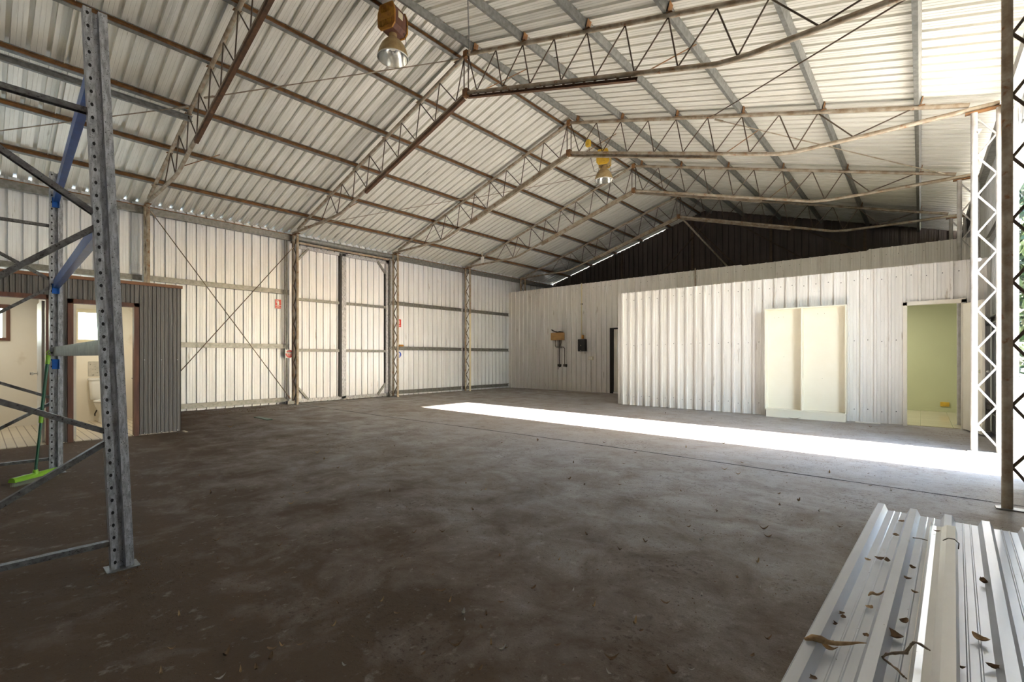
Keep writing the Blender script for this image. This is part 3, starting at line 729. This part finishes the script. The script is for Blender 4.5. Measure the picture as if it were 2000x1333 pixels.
t = thing('conduit_pipe', 'thin cream conduit running down the rear partition to the switch box', 'conduit', (-9.56, YW, 1.96))
MB().tube([(0,-.04,0),(0,-.04,2.10)], .025, 10).build('tube', M['conduit'], t)
for z in (.0, .02): pass
MB().box(-.03,.03,-.06,-.0,1.30,1.34).build('saddle', M['pipe'], t)
MB().box(.03,.10,-.09,-.02,.02,.16).build('gland', M['orange'], t)
t = thing('power_outlet', 'cream double power outlet on the rear partition', 'power outlet', (-9.17, YW, 1.19))
rbox(MB(), -.095, .095, -.05, 0, 0, .12, .01).build('plate', M['conduit'], t)
MB().box(-.075,-.01,-.054,-.05,.02,.10).box(.01,.075,-.054,-.05,.02,.10).build('sockets', M['white'], t)
t = thing('power_outlet', 'yellowed power outlet low on the green office wall', 'power outlet', (.43, YA-.062, .14))
rbox(MB(), -.08, .08, -.03, 0, 0, .10, .008).build('plate', M['yellow'], t)
tag(MB().tube([(-5.36, YW-.02, 3.05), (-5.36, YW-.02, 4.1)], .02, 8).build('conduit_stub', M['chord']), 'rusty pipe stub rising above the office front beside the rear partition', 'pipe')
tag(MB().box(-5.25, -4.75, YW-.03, YW, 3.22, 3.27).build('rust_strip', M['rust']), 'short rusty strip on the rear partition just over the office front', 'strip')

# signs
def text_mesh(s, size, mat, parent, loc, rot):
    cu = bpy.data.curves.new('text', 'FONT'); cu.body = s; cu.size = size; cu.align_x = 'CENTER'; cu.align_y = 'CENTER'; cu.extrude = .0008
    ob = bpy.data.objects.new('lettering', cu); COL.objects.link(ob)
    dg = bpy.context.evaluated_depsgraph_get(); me = bpy.data.meshes.new_from_object(ob.evaluated_get(dg))
    COL.objects.unlink(ob); bpy.data.objects.remove(ob)
    o = bpy.data.objects.new('lettering', me); me.materials.clear(); me.materials.append(mat); COL.objects.link(o)
    o.parent = parent; o.location = loc; o.rotation_euler = rot; return o
SR = (R(90), 0, R(90))     # faces +X
t = thing('fire_sign', 'red fire extinguisher sign on the left wall, under the upper girt', 'sign', (XLW+.02, 5.46, 2.75))
MB().box(0, .008, -.085, .085, -.13, .13).build('board', M['swhite'], t)
MB().box(.008, .010, -.078, .078, -.035, .122).box(.008, .010, -.078, .078, -.122, -.045).build('red_field', M['sred'], t)
m = MB(); m.box(.010, .012, -.025, .025, -.025, .065).box(.010,.012,-.012,.012,.065,.085).box(.010,.012,-.035,.012,.085,.097).box(.010,.012,-.045,-.033,.03,.09)
m.build('extinguisher_symbol', M['swhite'], t)
text_mesh('FIRE', .040, M['swhite'], t, (.012, 0, -.066), SR); text_mesh('EXTINGUISHER', .020, M['swhite'], t, (.012, 0, -.100), SR)
def disc(m, r, x, zlo, zhi, mi=0):
    pts = []
    for k in range(48):
        a = 2*math.pi*k/48; z = max(zlo, min(zhi, r*math.sin(a))); y = r*math.cos(a)
        if abs(r*math.sin(a)) > abs(z)+1e-9: y = math.copysign(math.sqrt(max(0, r*r-z*z)), y)
        pts.append((x, y, z))
    m.add(pts+[(x+.002, p[1], p[2]) for p in pts], [tuple(range(48,96)), tuple(range(48))[::-1]]); return m
t = thing('danger_sign', 'white sign with a red disc on the left wall, under the middle girt', 'sign', (XLW+.20, 5.69, 1.385))
MB().box(0, .006, -.115, .115, -.115, .115).build('board', M['swhite'], t)
disc(MB(), .105, .007, .052, .105).build('red_cap', M['sred'], t)
disc(MB(), .105, .007, -.105, .012).build('red_disc', M['sred'], t)
m = MB()
for k in range(8): m.box(.007, .009, -.08+k*.021, -.066+k*.021, .022, .042)
m.build('lettering', M['sblack'], t)
m = MB()
for z, w_ in ((-.005, .075), (-.03, .07), (-.055, .055)):
    n = int(w_*2/.012)
    for k in range(n):
        if k % 4 != 3: m.box(.0092, .0105, -w_+k*.012, -w_+k*.012+.009, z-.006, z+.006)
m.build('lettering', M['swhite'], t)
t = thing('red_notice', 'small red notice with a white symbol, partly behind the far door column', 'sign', (XLW+.02, 9.40, 2.44))
MB().box(0, .006, -.09, .09, -.13, .13).build('board', M['sred'], t)
MB().box(.006,.008,-.02,.02,-.04,.09).box(.006,.008,-.06,.06,-.10,-.08).build('white_symbol', M['swhite'], t)
t = thing('blue_notice', 'round blue notice low beside the far door column', 'sign', (XLW+.02, 9.40, 1.38))
disc(MB(), .10, .002, -.1, .1).build('board', M['sblue'], t)
m = MB().box(.004,.006,-.03,.03,-.02,.055)
for z in (-.04, -.06): m.box(.004,.006,-.055,.055,z-.006,z+.006)
m.build('white_symbol', M['swhite'], t)

# hanging pulley by the fourth truss
t = thing('hanging_pulley', 'small pulley block hanging on a tan rope from the fourth truss', 'pulley', (-11.05, 11.2, 4.3))
px, py = -12.1, YT[3]-.1
t.location = (px, py, 0)
MB().tube([(.02,0,5.62),(.0,0,5.2),(.03,0,4.95)], .012, 7).build('rope', M['conduit'], t)
MB().tube([(.10,0,5.50),(.07,0,5.1),(.06,0,4.95)], .010, 7).build('chain', M['chord'], t)
rbox(MB(), -.02, .11, -.03, .03, 4.74, 4.95, .02).build('block', M['white'], t)

# ============================================================ HIGH-BAY LAMPS
def make_lamp(box_mat, label):
    t = thing('highbay_lamp', label, 'lamp', group='high-bay lamps under the ridge')
    # origin at the rim centre of the shade
    prof_ = [(.232,0),(.236,.012),(.225,.06),(.205,.13),(.172,.20),(.125,.26),(.085,.295),(.062,.315),(.058,.36),(.056,.41)]
    MB().lathe(prof_, n=40).build('shade', M['shade'], t)
    MB().lathe([(.229,.003),(.219,.06),(.199,.13),(.166,.20),(.119,.255),(.06,.29),(.02,.30)], n=40).build('reflector', M['chrome'], t)
    MB().lathe([(.232,-.004),(.240,.004),(.236,.014)], n=40).build('rim', M['white'], t)
    MB().lathe([(.0,.13),(.035,.135),(.055,.165),(.058,.20),(.04,.25),(.025,.30)], n=20).build('bulb', M['bulb'], t)
    m = MB(); sh = [(-.15,.44),(-.15,.62),(-.11,.74),(.11,.74),(.15,.62),(.15,.44),(.10,.38),(-.10,.38)]
    m.prism([(x, z-.56) for x, z in sh], (0,-.14,.56), (0,.14,.56)); 
    bx = m.build('ballast_box', M['brown'] if box_mat is M['orange'] else M['shade'], t)
    for y in (-.15, .15):
        m = MB(); m.prism([(x*1.08, (z-.56)*1.08) for x, z in sh], (0,y-.012,.56), (0,y+.012,.56))
        s_ = 1 if y > 0 else -1
        for k in range(9): m.box(-.12+k*.027, -.108+k*.027, min(y+s_*.012, y+s_*.03), max(y+s_*.012, y+s_*.03), .41 if k < 3 else .42, .50)
        for k in range(7): m.box(-.10+k*.03, -.09+k*.03, min(y+s_*.012, y+s_*.026), max(y+s_*.012, y+s_*.026), .62, .72)
        m.build('finned_end', box_mat, bx)
    MB().box(.151, .155, -.06, .04, .56, .66).build('data_label', M['conduit'], bx)
    MB().tube([(0,0,.74),(0,0,.80)], .018, 8).tube([(-.03,0,.80),(0,0,.78),(.03,0,.80),(.02,0,.84),(0,0,.85)], .008, 6).build('hook', M['rust'], t)
    MB().tube([(.13,.10,.42),(.16,.11,.30),(.17,.10,.22)], .005, 6).build('cable', M['black'], t)
    return t
l1 = make_lamp(M['orange'], 'nearer high-bay lamp with a rusty orange ballast box, upper centre left'); l1.location = (XM, 4.24, 5.90); l1.rotation_euler = (0,0,R(16))
l2 = make_lamp(M['yellow'], 'farther high-bay lamp with a yellow ballast box, behind the third truss'); l2.location = (XM, 10.62, 5.83); l2.rotation_euler = (0,0,R(20))
t = thing('lamp_plug', 'small yellow socket and dangling cable beside the farther lamp', 'socket', (XM-.05, 9.95, 6.5))
MB().box(-.05,.05,-.05,.05,0,.15).build('socket', M['yellow'], t)
MB().tube([(0,.03,0),(.02,.10,-.3),(.02,.25,-.55),(.02,.45,-.52),(.02,.5,-.35)], .007, 6).build('cable', M['pipe'], t)

# ============================================================ CABINET
t = thing('wardrobe_shell', 'empty cream wardrobe shell with two bays standing against the office front', 'cabinet', (-1.835, 11.33, 0))
W2, D_, T_ = .728, .225, .018
MB().box(-W2, -W2+T_, 0, D_, .16, 2.34).build('side_panel', M['cabinet'], t); MB().box(W2-T_, W2, 0, D_, .16, 2.34).build('side_panel', M['cabinet'], t)
MB().box(-W2+T_, W2-T_, 0, D_, 2.322, 2.34).build('top_panel', M['cabinet'], t); MB().box(-W2+T_, W2-T_, 0, D_, .16, .178).build('bottom_panel', M['cabinet'], t)
MB().box(-.045, -.045+T_, .002, D_-.006, .178, 2.322).build('divider', M['cabinet'], t); MB().box(-W2+T_, W2-T_, D_-.006, D_, .178, 2.322).build('back_panel', M['cabinet'], t)
MB().box(-W2+.02, W2-.02, .03, .045, 0, .16).box(-W2+.02, -W2+.035, .045, D_, 0, .16).box(W2-.035, W2-.02, .045, D_, 0, .16).build('plinth', M['cabinet'], t)
m = MB()
for (x, z) in ((-.58, 2.16), (-.5, 2.165), (-.41, 2.165), (.22, 2.2), (.34, 2.2), (-.4, 1.3), (.3, .85)): m.box(x-.004, x+.004, D_-.008, D_-.006, z-.004, z+.004)
m.build('screw_hole', M['dark'], t)

# ============================================================ PALLET RACK
t = thing('pallet_rack', 'galvanised pallet rack with blue beams in the left foreground, near post leaning', 'rack', (0,0,0))
def post(x, y0, y1, zt, name='upright_post'):
    # section: width along Y .11, depth along X .075 with recessed centre channel, holes on the left flange
    pr = [(-.055,-.04),(-.055,.030),(-.016,.030),(-.014,-.012),(.012,-.012),(.014,.030),(.055,.030),(.055,-.04),(.045,-.04),(.045,.022),(.020,.022),(.018,-.020),(-.018,-.020),(-.022,.022),(-.045,.022),(-.045,-.04)]
    m = MB(); v = []
    for (y, z) in ((y0, 0), (y1, zt)):
        v += [(x+q, y+p, z) for p, q in pr]
    n = len(pr); m.add(v, [(i, (i+1)%n, n+(i+1)%n, n+i) for i in range(n)]); m.add(v[n:], [tuple(range(n))])
    k = 0
    while .05+k*.0762 < zt-.03:
        z = .05+k*.0762; y = y0+(y1-y0)*z/zt-.036; k += 1
        pts = [(x+.0305, y+.0075*math.cos(a), z+.011*math.sin(a)) for a in [2*math.pi*i/10 for i in range(10)]]
        m.add(pts, [tuple(range(10))], mi=1)
    o = m.build(name, [M['galv2'], M['dark']], t)
    MB().box(x-.07, x+.06, y0-.08, y0+.08, 0, .006).build('foot_plate', M['galv'], t)
    return o
NX, FXr = -3.72, -7.30
post(NX, .60, .47, 3.36); post(FXr, .60, .60, 3.36); post(NX, -.40, -.40, 3.36); post(FXr, -.40, -.40, 3.36)
def brace(x, ya, za, yb, zb, lean, mat=None):
    if lean: ya = ya-.13*za/3.36
    m = MB().chan((x, ya, za), (x, yb, zb), .03, .045, t=.003, up=(1,0,0), lip=.006, flip=-1); m.build('brace', mat or M['brace'], t)
for x, ln in ((NX-.01, 1), (FXr-.01, 0)):
    brace(x, .57, 2.76, -.38, 2.76, ln); brace(x, .57, .165, -.38, .165, ln)
    brace(x, .57, 2.15, -.38, 2.74, ln); brace(x, .57, 2.09, -.38, 1.32, ln)
    brace(x, .57, .84, -.38, 1.29, ln); brace(x, .57, .79, -.38, .20, ln)
def beam(z, mat, h=.10):
    m = MB(); yb = .60; ya = .60-.13*z/3.36
    a, b_ = (FXr+.05, yb, z), (NX-.05, ya, z)
    m.prism([(-.025,-h/2),(.025,-h/2),(.025,h/2),(.0,h/2),(.0,h/2-.03),(-.025,h/2-.03)], a, b_)
    o = m.build('beam', mat, t)
    return o
beam(3.08, M['blue']); beam(2.11, M['blue'], .09); bm3 = beam(1.36, M['galv'], .10); bm3['label'] = 'bare galvanised lower beam'
for z in (3.02, 2.06, 1.22): MB().box(FXr+.032, FXr+.037, .565, .625, z-.055, z+.055).box(FXr+.033, FXr+.05, .62, .625, z-.055, z+.055).build('beam_connector', M['blue'], t)
for z in (3.00, 2.03, 1.33):
    y = .60-.13*z/3.36; MB().box(NX-.046, NX-.041, y-.03, y+.03, z-.05, z+.07).build('beam_connector', M['blue'], t)

# broom leaning by the far post
t = thing('broom', 'green push broom leaning against the far rack post', 'broom', (-6.98, .42, 0))
MB().tube([(0,0,.10),(-.06,.045,.62)], .013, 10).build('lower_handle', M['dkgreen'], t)
MB().tube([(-.062,.046,.66),(-.13,.098,1.24)], .015, 10).build('upper_handle', M['dkgreen'], t)
MB().tube([(-.058,.043,.60),(-.063,.048,.69)], .019, 10).build('joint_collar', M['lime'], t)
m = MB().tube([(-.13,.098,1.22),(-.142,.106,1.32)], .020, 10).tube([(-.143,.1,1.33),(-.144,.093,1.35),(-.146,.107,1.372),(-.144,.12,1.35),(-.143,.112,1.33)], .006, 6); m.build('hanging_loop', M['lime'], t)
hd = Vector((.33, -.36, 0)).normalized()
m = MB().tube([(0,0,.05),(0,0,.12)], [.032,.02], 10); m.prism([(-.035,0),(.035,0),(.030,.028),(.012,.045),(-.012,.045),(-.030,.028)], Vector((0,0,.045))-hd*.24, Vector((0,0,.045))+hd*.24); m.build('head', M['lime'], t)
m = MB()
for i in range(90):
    for k in range(3):
        s_ = -.235+.47*i/89; q = Vector((0,0,0))+hd*s_+Vector((hd.y,-hd.x,0))*(k-1)*.02
        m.add([q+Vector((.002,0,.0)), q+Vector((-.002,.002,.0)), q+Vector((-.002,.0,.05)), q+Vector((.002,.0,.05))], [(0,1,2,3)])
m.build('bristles', M['bristle'], t)

# ============================================================ STEEL SHEET STACK
ang = -R(2.4)
SO = Vector((-.424, 1.75, 0)); U = Vector((math.cos(ang), math.sin(ang), 0)); V = Vector((-math.sin(ang), math.cos(ang), 0))
m = MB()
m.sheet(SO+Vector((0, 0, .032)), U, 1.06, V, 3.22, (0,0,1), .2035, rb=.084, rt=.042, rh=.048, phase=.044, H0=-.6)
tag(m.build('steel_sheet', M['newsteel']), 'wide ribbed new steel sheet on the floor at right, scattered with leaves', 'steel sheet')
for y in (2.3, 4.6):
    p = SO+V*(y-1.75)
    o = MB().bar(p+U*(.02)+Vector((0,0,.0155)), p+U*1.03+Vector((0,0,.0155)), .07, .030).build('timber_batten', M['plywood'])
    tag(o, 'timber batten under the %s end of the steel sheets' % ('near' if y < 3 else 'far'), 'batten', 'battens')
t = thing('ridge_capping', 'folded steel capping lying lengthways on top of the ribbed sheets', 'capping')
ca, cb = Vector((.128, 4.56, .084)), Vector((-.005, 1.2, .084))
pr = [(-.074,.020),(-.071,.021),(-.065,-.006),(-.040,-.010),(-.012,-.008),(.004,.002),(.014,.012),(.054,.014),(.066,-.034),(.069,-.034),(.058,.018),(.013,.016),(.001,.006),(-.013,-.004),(-.040,-.006),(-.062,-.002)]
# prism's side axis is d x up: keep the lip on the left of the travel direction
pr = [(-x, z) for x, z in pr]
MB().prism(pr, ca, cb).build('folded_strip', M['capsteel'], t)
# --- leaves and twigs
def leaf_mesh(L, W, curl, seed):
    rnd = random.Random(seed); v = []; n = 7
    for i in range(n+1):
        s_ = i/n; w_ = W*math.sin(math.pi*min(1, s_*.92+.06))**.8
        z = curl*(s_-.5)**2*L*2
        for k in (-1, -.5, 0, .5, 1):
            v.append(((s_-.5)*L, k*w_/2*(1-.25*abs(curl)), z+k*k*w_*.32*abs(curl)+rnd.uniform(0, .003)))
    f = [(i*5+k, i*5+k+1, (i+1)*5+k+1, (i+1)*5+k) for i in range(n) for k in range(4)]
    return v, f
def px2(u, v_, z):
    a = .717; c, s = math.cos(a), math.sin(a); r = (u-1000)/915.184; dz = -(v_-697.661)/915.184
    t_ = (z-1.3)/dz; return Vector(((r*c-s)*t_, (r*s+c)*t_, z))
LV = [(1760,1020),(1750,1047),(1695,1095),(1718,1094),(1733,1098),(1783,1111),(1772,1132),(1787,1159),(1698,1188),(1638,1199),(1647,1208),(1629,1221),(1691,1243),(1765,1218),(1747,1246),(1922,1140),(1915,1252),(1940,1306),(1586,1326),(1879,1307),(1830,1039)]
NAMES = ['up at the far left pan', 'below the first leaf of the far left pan', 'left of the clump in the left pan', 'middle of the clump in the left pan', 'right of the clump in the left pan', 'left of the capping, far end', 'curled round beside the second rib', 'tiny, close to the capping', 'crumpled in the middle of the left pan', 'round, beside the left rib', 'small, just below the round leaf', 'near the left rib, lower', 'small, at the foot of the second rib', 'dark boat-shaped, second pan', 'large dark, second pan near the string', 'dark, in the pan right of the capping', 'tan folded, right of the capping', 'dark, near the bottom right', 'at the bottom left edge', 'small dark, just right of the capping bottom', 'on the far end of the capping']
for i, (u, v_) in enumerate(LV):
    z = .042 if i != 20 else .09
    p = px2(u, v_, z); L = random.uniform(.036, .056) * (1.5 if i in (14, 16) else .65 if i in (7, 10, 12, 19) else 1)
    vv, ff = leaf_mesh(L, L*.9, random.choice((.4, .6, .8)), i)
    o = MB().add(vv, ff, True).build('dry_leaf', M['leaf2'] if i in (16, 2, 8) else M['leaf'], None, p); o.rotation_euler = (0, 0, random.uniform(0, 6.28))
    tag(o, 'dry leaf on the steel sheets, ' + NAMES[i], 'leaf', 'dry leaves on the steel sheets')
# large curled leaves
for (ua, va, ub, vb, r_, nm) in ((1572,1252,1692,1263,.011,'long tan curled leaf lying across the left rib, front'), (1696,1166,1735,1157,.006,'thin twisted leaf with a stalk lying beside the second rib')):
    a, b_ = px2(ua, va, .085 if r_ > .01 else .045), px2(ub, vb, .06)
    pts = [a.lerp(b_, k/8)+Vector((0, .006*math.sin(k*1.7), .008*math.sin(k*1.1)+.006)) for k in range(9)]
    rr = [r_*x for x in (.5, 1.3, 1.5, 1.0, .9, .8, .6, .4, .15)]
    tag(MB().tube(pts, rr, 6).build('curled_leaf', M['leaf2']), nm, 'leaf', 'curled leaves')
p = px2(1618, 1270, .045); vv, ff = leaf_mesh(.075, .035, .8, 99)
o = MB().add(vv, ff, True).build('dry_leaf', M['leaf2'], None, p); o.rotation_euler = (0,0,-.3); tag(o, 'dry leaf tucked under the long curled leaf, front left', 'leaf', 'dry leaves on the steel sheets')
tw = [px2(*q) for q in ((1767,1326,.06),(1752,1310,.055),(1735,1297,.05),(1724,1288,.06),(1730,1281,.07),(1745,1279,.08),(1770,1277,.09),(1778,1262,.12),(1786,1256,.14),(1800,1262,.135),(1815,1273,.12))]
t = thing('twine', 'frayed tan string looped over the capping edge at the bottom', 'string')
for k in range(4):
    MB().tube([q+Vector((random.uniform(-.006,.006), random.uniform(-.006,.006), random.uniform(0,.008))) for q in tw], .0028, 6).build('strand', M['twine'], t)
tag(MB().tube([px2(*q) for q in ((1779,1045,.05),(1783,1051,.055),(1795,1052,.06),(1811,1056,.075))], .003, 6).build('wire_twig', M['pipe']), 'short bent twig sticking out left of the capping far end', 'twig', 'bent twigs')
tag(MB().tube([px2(*q) for q in ((1842,1056,.125),(1852,1052,.13),(1864,1054,.125),(1873,1062,.09),(1872,1073,.05))], .003, 6).build('wire_twig', M['pipe']), 'hooked twig hanging over the right side of the capping', 'twig', 'bent twigs')

# floor litter: individually placed dry leaves, shared meshes
protos = []
for i in range(6):
    vv, ff = leaf_mesh(.04+.01*(i % 3), .018+.004*(i % 2), .5+.2*(i % 3), 200+i)
    protos.append(MB().add(vv, ff, True))
base = [p.build('floor_leaf', [M['leaf'], M['leaf'], M['leaf2'], M['leaf'], M['grey_leaf'], M['leaf']][i]) for i, p in enumerate(protos)]
spots = [(910,945),(1180,866),(620,885),(545,895),(1165,915),(1120,905),(980,866),(770,872),(600,964),(575,966),(545,1033),(546,1067),(845,1124),(853,1154),(745,1176),(775,1200),(905,1200),(950,1203),(978,1178),(1041,1151),(1160,1186),(1345,1030),(1370,1056),(1260,1060),(1210,948),(1112,937),(1340,875),(1260,875),(980,1270),(890,1264),(690,1245),(500,1308),(470,1314),(1180,1250),(430,1327),(1210,1075),(1250,1010),(1500,1050),(1480,1100),(1440,1130),(1600,1000),(1560,980),(1640,1030),(1300,1180),(1240,1220),(1100,1300),(1350,1310),(1500,1250),(560,1120),(660,1180),(350,1205),(300,1160),(420,1010),(460,960),(390,930),(660,915),(700,950),(800,910),(880,860),(1050,862),(1450,905),(1530,915),(1620,925),(1700,950),(1740,960),(1400,1000),(1330,960),(420,825),(450,835),(380,830),(470,815),(1300,808),(1390,818),(1700,835),(1000,800),(640,850)]
spots += [(random.uniform(300, 1560), random.uniform(840, 1320)) for _ in range(70)]
used = set()
for i, (u, v_) in enumerate(spots):
    p = px2(u, v_, .003); b0 = base[i % 6]
    o = b0 if (i % 6) not in used else b0.copy()
    if (i % 6) in used: COL.objects.link(o)
    used.add(i % 6)
    dist = p.length; o.location = p; s_ = random.uniform(.5, 1.1)*(.8+.07*dist); o.scale = (s_, s_, s_); o.rotation_euler = (0, 0, random.uniform(0, 6.28))
    tag(o, 'small dry leaf or crumb lying on the dusty concrete floor', 'leaf', 'dry leaves scattered over the floor')
m = MB(); rnd = random.Random(3)
def crumb(x, y, s_):
    if x < -9.6 and y < 2.5: return
    a = rnd.uniform(0, 6.28); v = [(x+s_*math.cos(a+k*2.1)*rnd.uniform(.5, 1.4), y+s_*math.sin(a+k*2.1)*rnd.uniform(.5, 1.2), .001) for k in range(3)]+[(x, y, s_*.7)]
    m.add(v, [(0,1,3),(1,2,3),(2,0,3),(0,2,1)])
cl = [(rnd.uniform(-9, .3), rnd.uniform(.6, 7.0)) for _ in range(60)]
for (cx_, cy_) in cl:
    sp = rnd.uniform(.08, .45)
    for _ in range(rnd.randint(20, 70)):
        crumb(rnd.gauss(cx_, sp*1.3), rnd.gauss(cy_, sp*.5), rnd.uniform(.002, .007))
for _ in range(1800): crumb(rnd.uniform(-12.9, .6), rnd.uniform(-.5, 14.6), rnd.uniform(.002, .009))
for _ in range(700): crumb(rnd.uniform(-12.9, -11.8), rnd.uniform(2.5, 5.7), rnd.uniform(.003, .016))
for _ in range(300): crumb(rnd.gauss(-3.72, .16), rnd.gauss(.62, .09), rnd.uniform(.003, .009))
tag(m.build('dirt_crumbs', M['leaf']), 'dark dirt crumbs spread across the concrete floor', 'dirt', kind='stuff')
tag(rbox(MB(), -.20, .20, -.03, .03, 0, .02, .008).build('offcut', M['white'], None, (-.78, 11.48, .001)), 'white offcut on the floor between wardrobe shell and office door', 'offcut')
o = MB().add(*leaf_mesh(.22, .08, .3, 5), True).build('bark_piece', M['leaf'], None, (-1.98, 11.22, .003)); o.rotation_euler = (0,0,.4)
tag(o, 'dark curled bark piece in front of the wardrobe plinth', 'bark')
tag(rbox(MB(), -.35, .35, -.06, .06, 0, .012, .02).build('green_netting', M['dkgreen'], None, (-10.45, 4.0, .001)), 'green scrap of netting flat on the floor by the left wall', 'netting')
tag(MB().box(-.09, .09, -.02, .02, 0, .012).build('wood_chip', M['conduit'], None, (-9.62, 2.40, .001)), 'pale wood chip at the foot of the toilet block corner', 'chip')

# ============================================================ OUTDOORS
def tree(x, y, h, r, label, seed):
    rnd = random.Random(seed); t = thing('tree', label, 'tree', (x, y, -.06), group='trees beyond the doorway')
    MB().tube([(0,0,0),(.05,.02,h*.4),(.1,-.05,h*.75)], [.16,.11,.05], 10).build('trunk', M['bark'], t)
    m = MB()
    for i in range(5200):
        th, ph_ = rnd.uniform(0, 6.28), math.acos(rnd.uniform(-1, 1)); rr = r*rnd.random()**.33*(1+.25*math.sin(3*th)*math.sin(2*ph_))
        c = Vector((rr*math.sin(ph_)*math.cos(th), rr*math.sin(ph_)*math.sin(th), h*.62+rr*1.15*math.cos(ph_)))
        a = Vector((rnd.gauss(0,1), rnd.gauss(0,1), rnd.gauss(0,1))).normalized(); b_ = a.orthogonal().normalized(); s_ = rnd.uniform(.12, .26)
        m.add([c-a*s_, c+b_*s_*.5, c+a*s_, c-b_*s_*.5], [(0,1,2,3)])
    m.build('foliage', M['foliage'], t)
tree(3.1, 23, 8.0, 2.9, 'leafy green tree seen through the doorway at the right edge', 1)
tree(4.4, 34, 7.0, 3.2, 'larger green tree farther off beyond the fence', 2)
t = thing('chain_link_fence', 'wire mesh fence crossing the yard in front of the trees', 'fence', (0,0,0))
for x in (1.8, 4.4, 7.0): MB().tube([(x, 20.5, -.06), (x, 20.5, 1.75)], .03, 8).build('fence_post', M['fence'], t)
m = MB()
for k in range(-20, 64):
    for s_ in (-1, 1):
        x0 = 1.8+k*.11; a = (x0, 20.5, 0.0); b_ = (x0+s_*1.7, 20.5, 1.7)
        if min(a[0], b_[0]) < 1.75 or max(a[0], b_[0]) > 7.05: continue
        m.bar(a, b_, .006, .006)
m.build('mesh', M['fence'], t)
MB().tube([(1.8, 20.5, 1.72), (7.0, 20.5, 1.72)], .022, 8).build('top_rail', M['fence'], t)
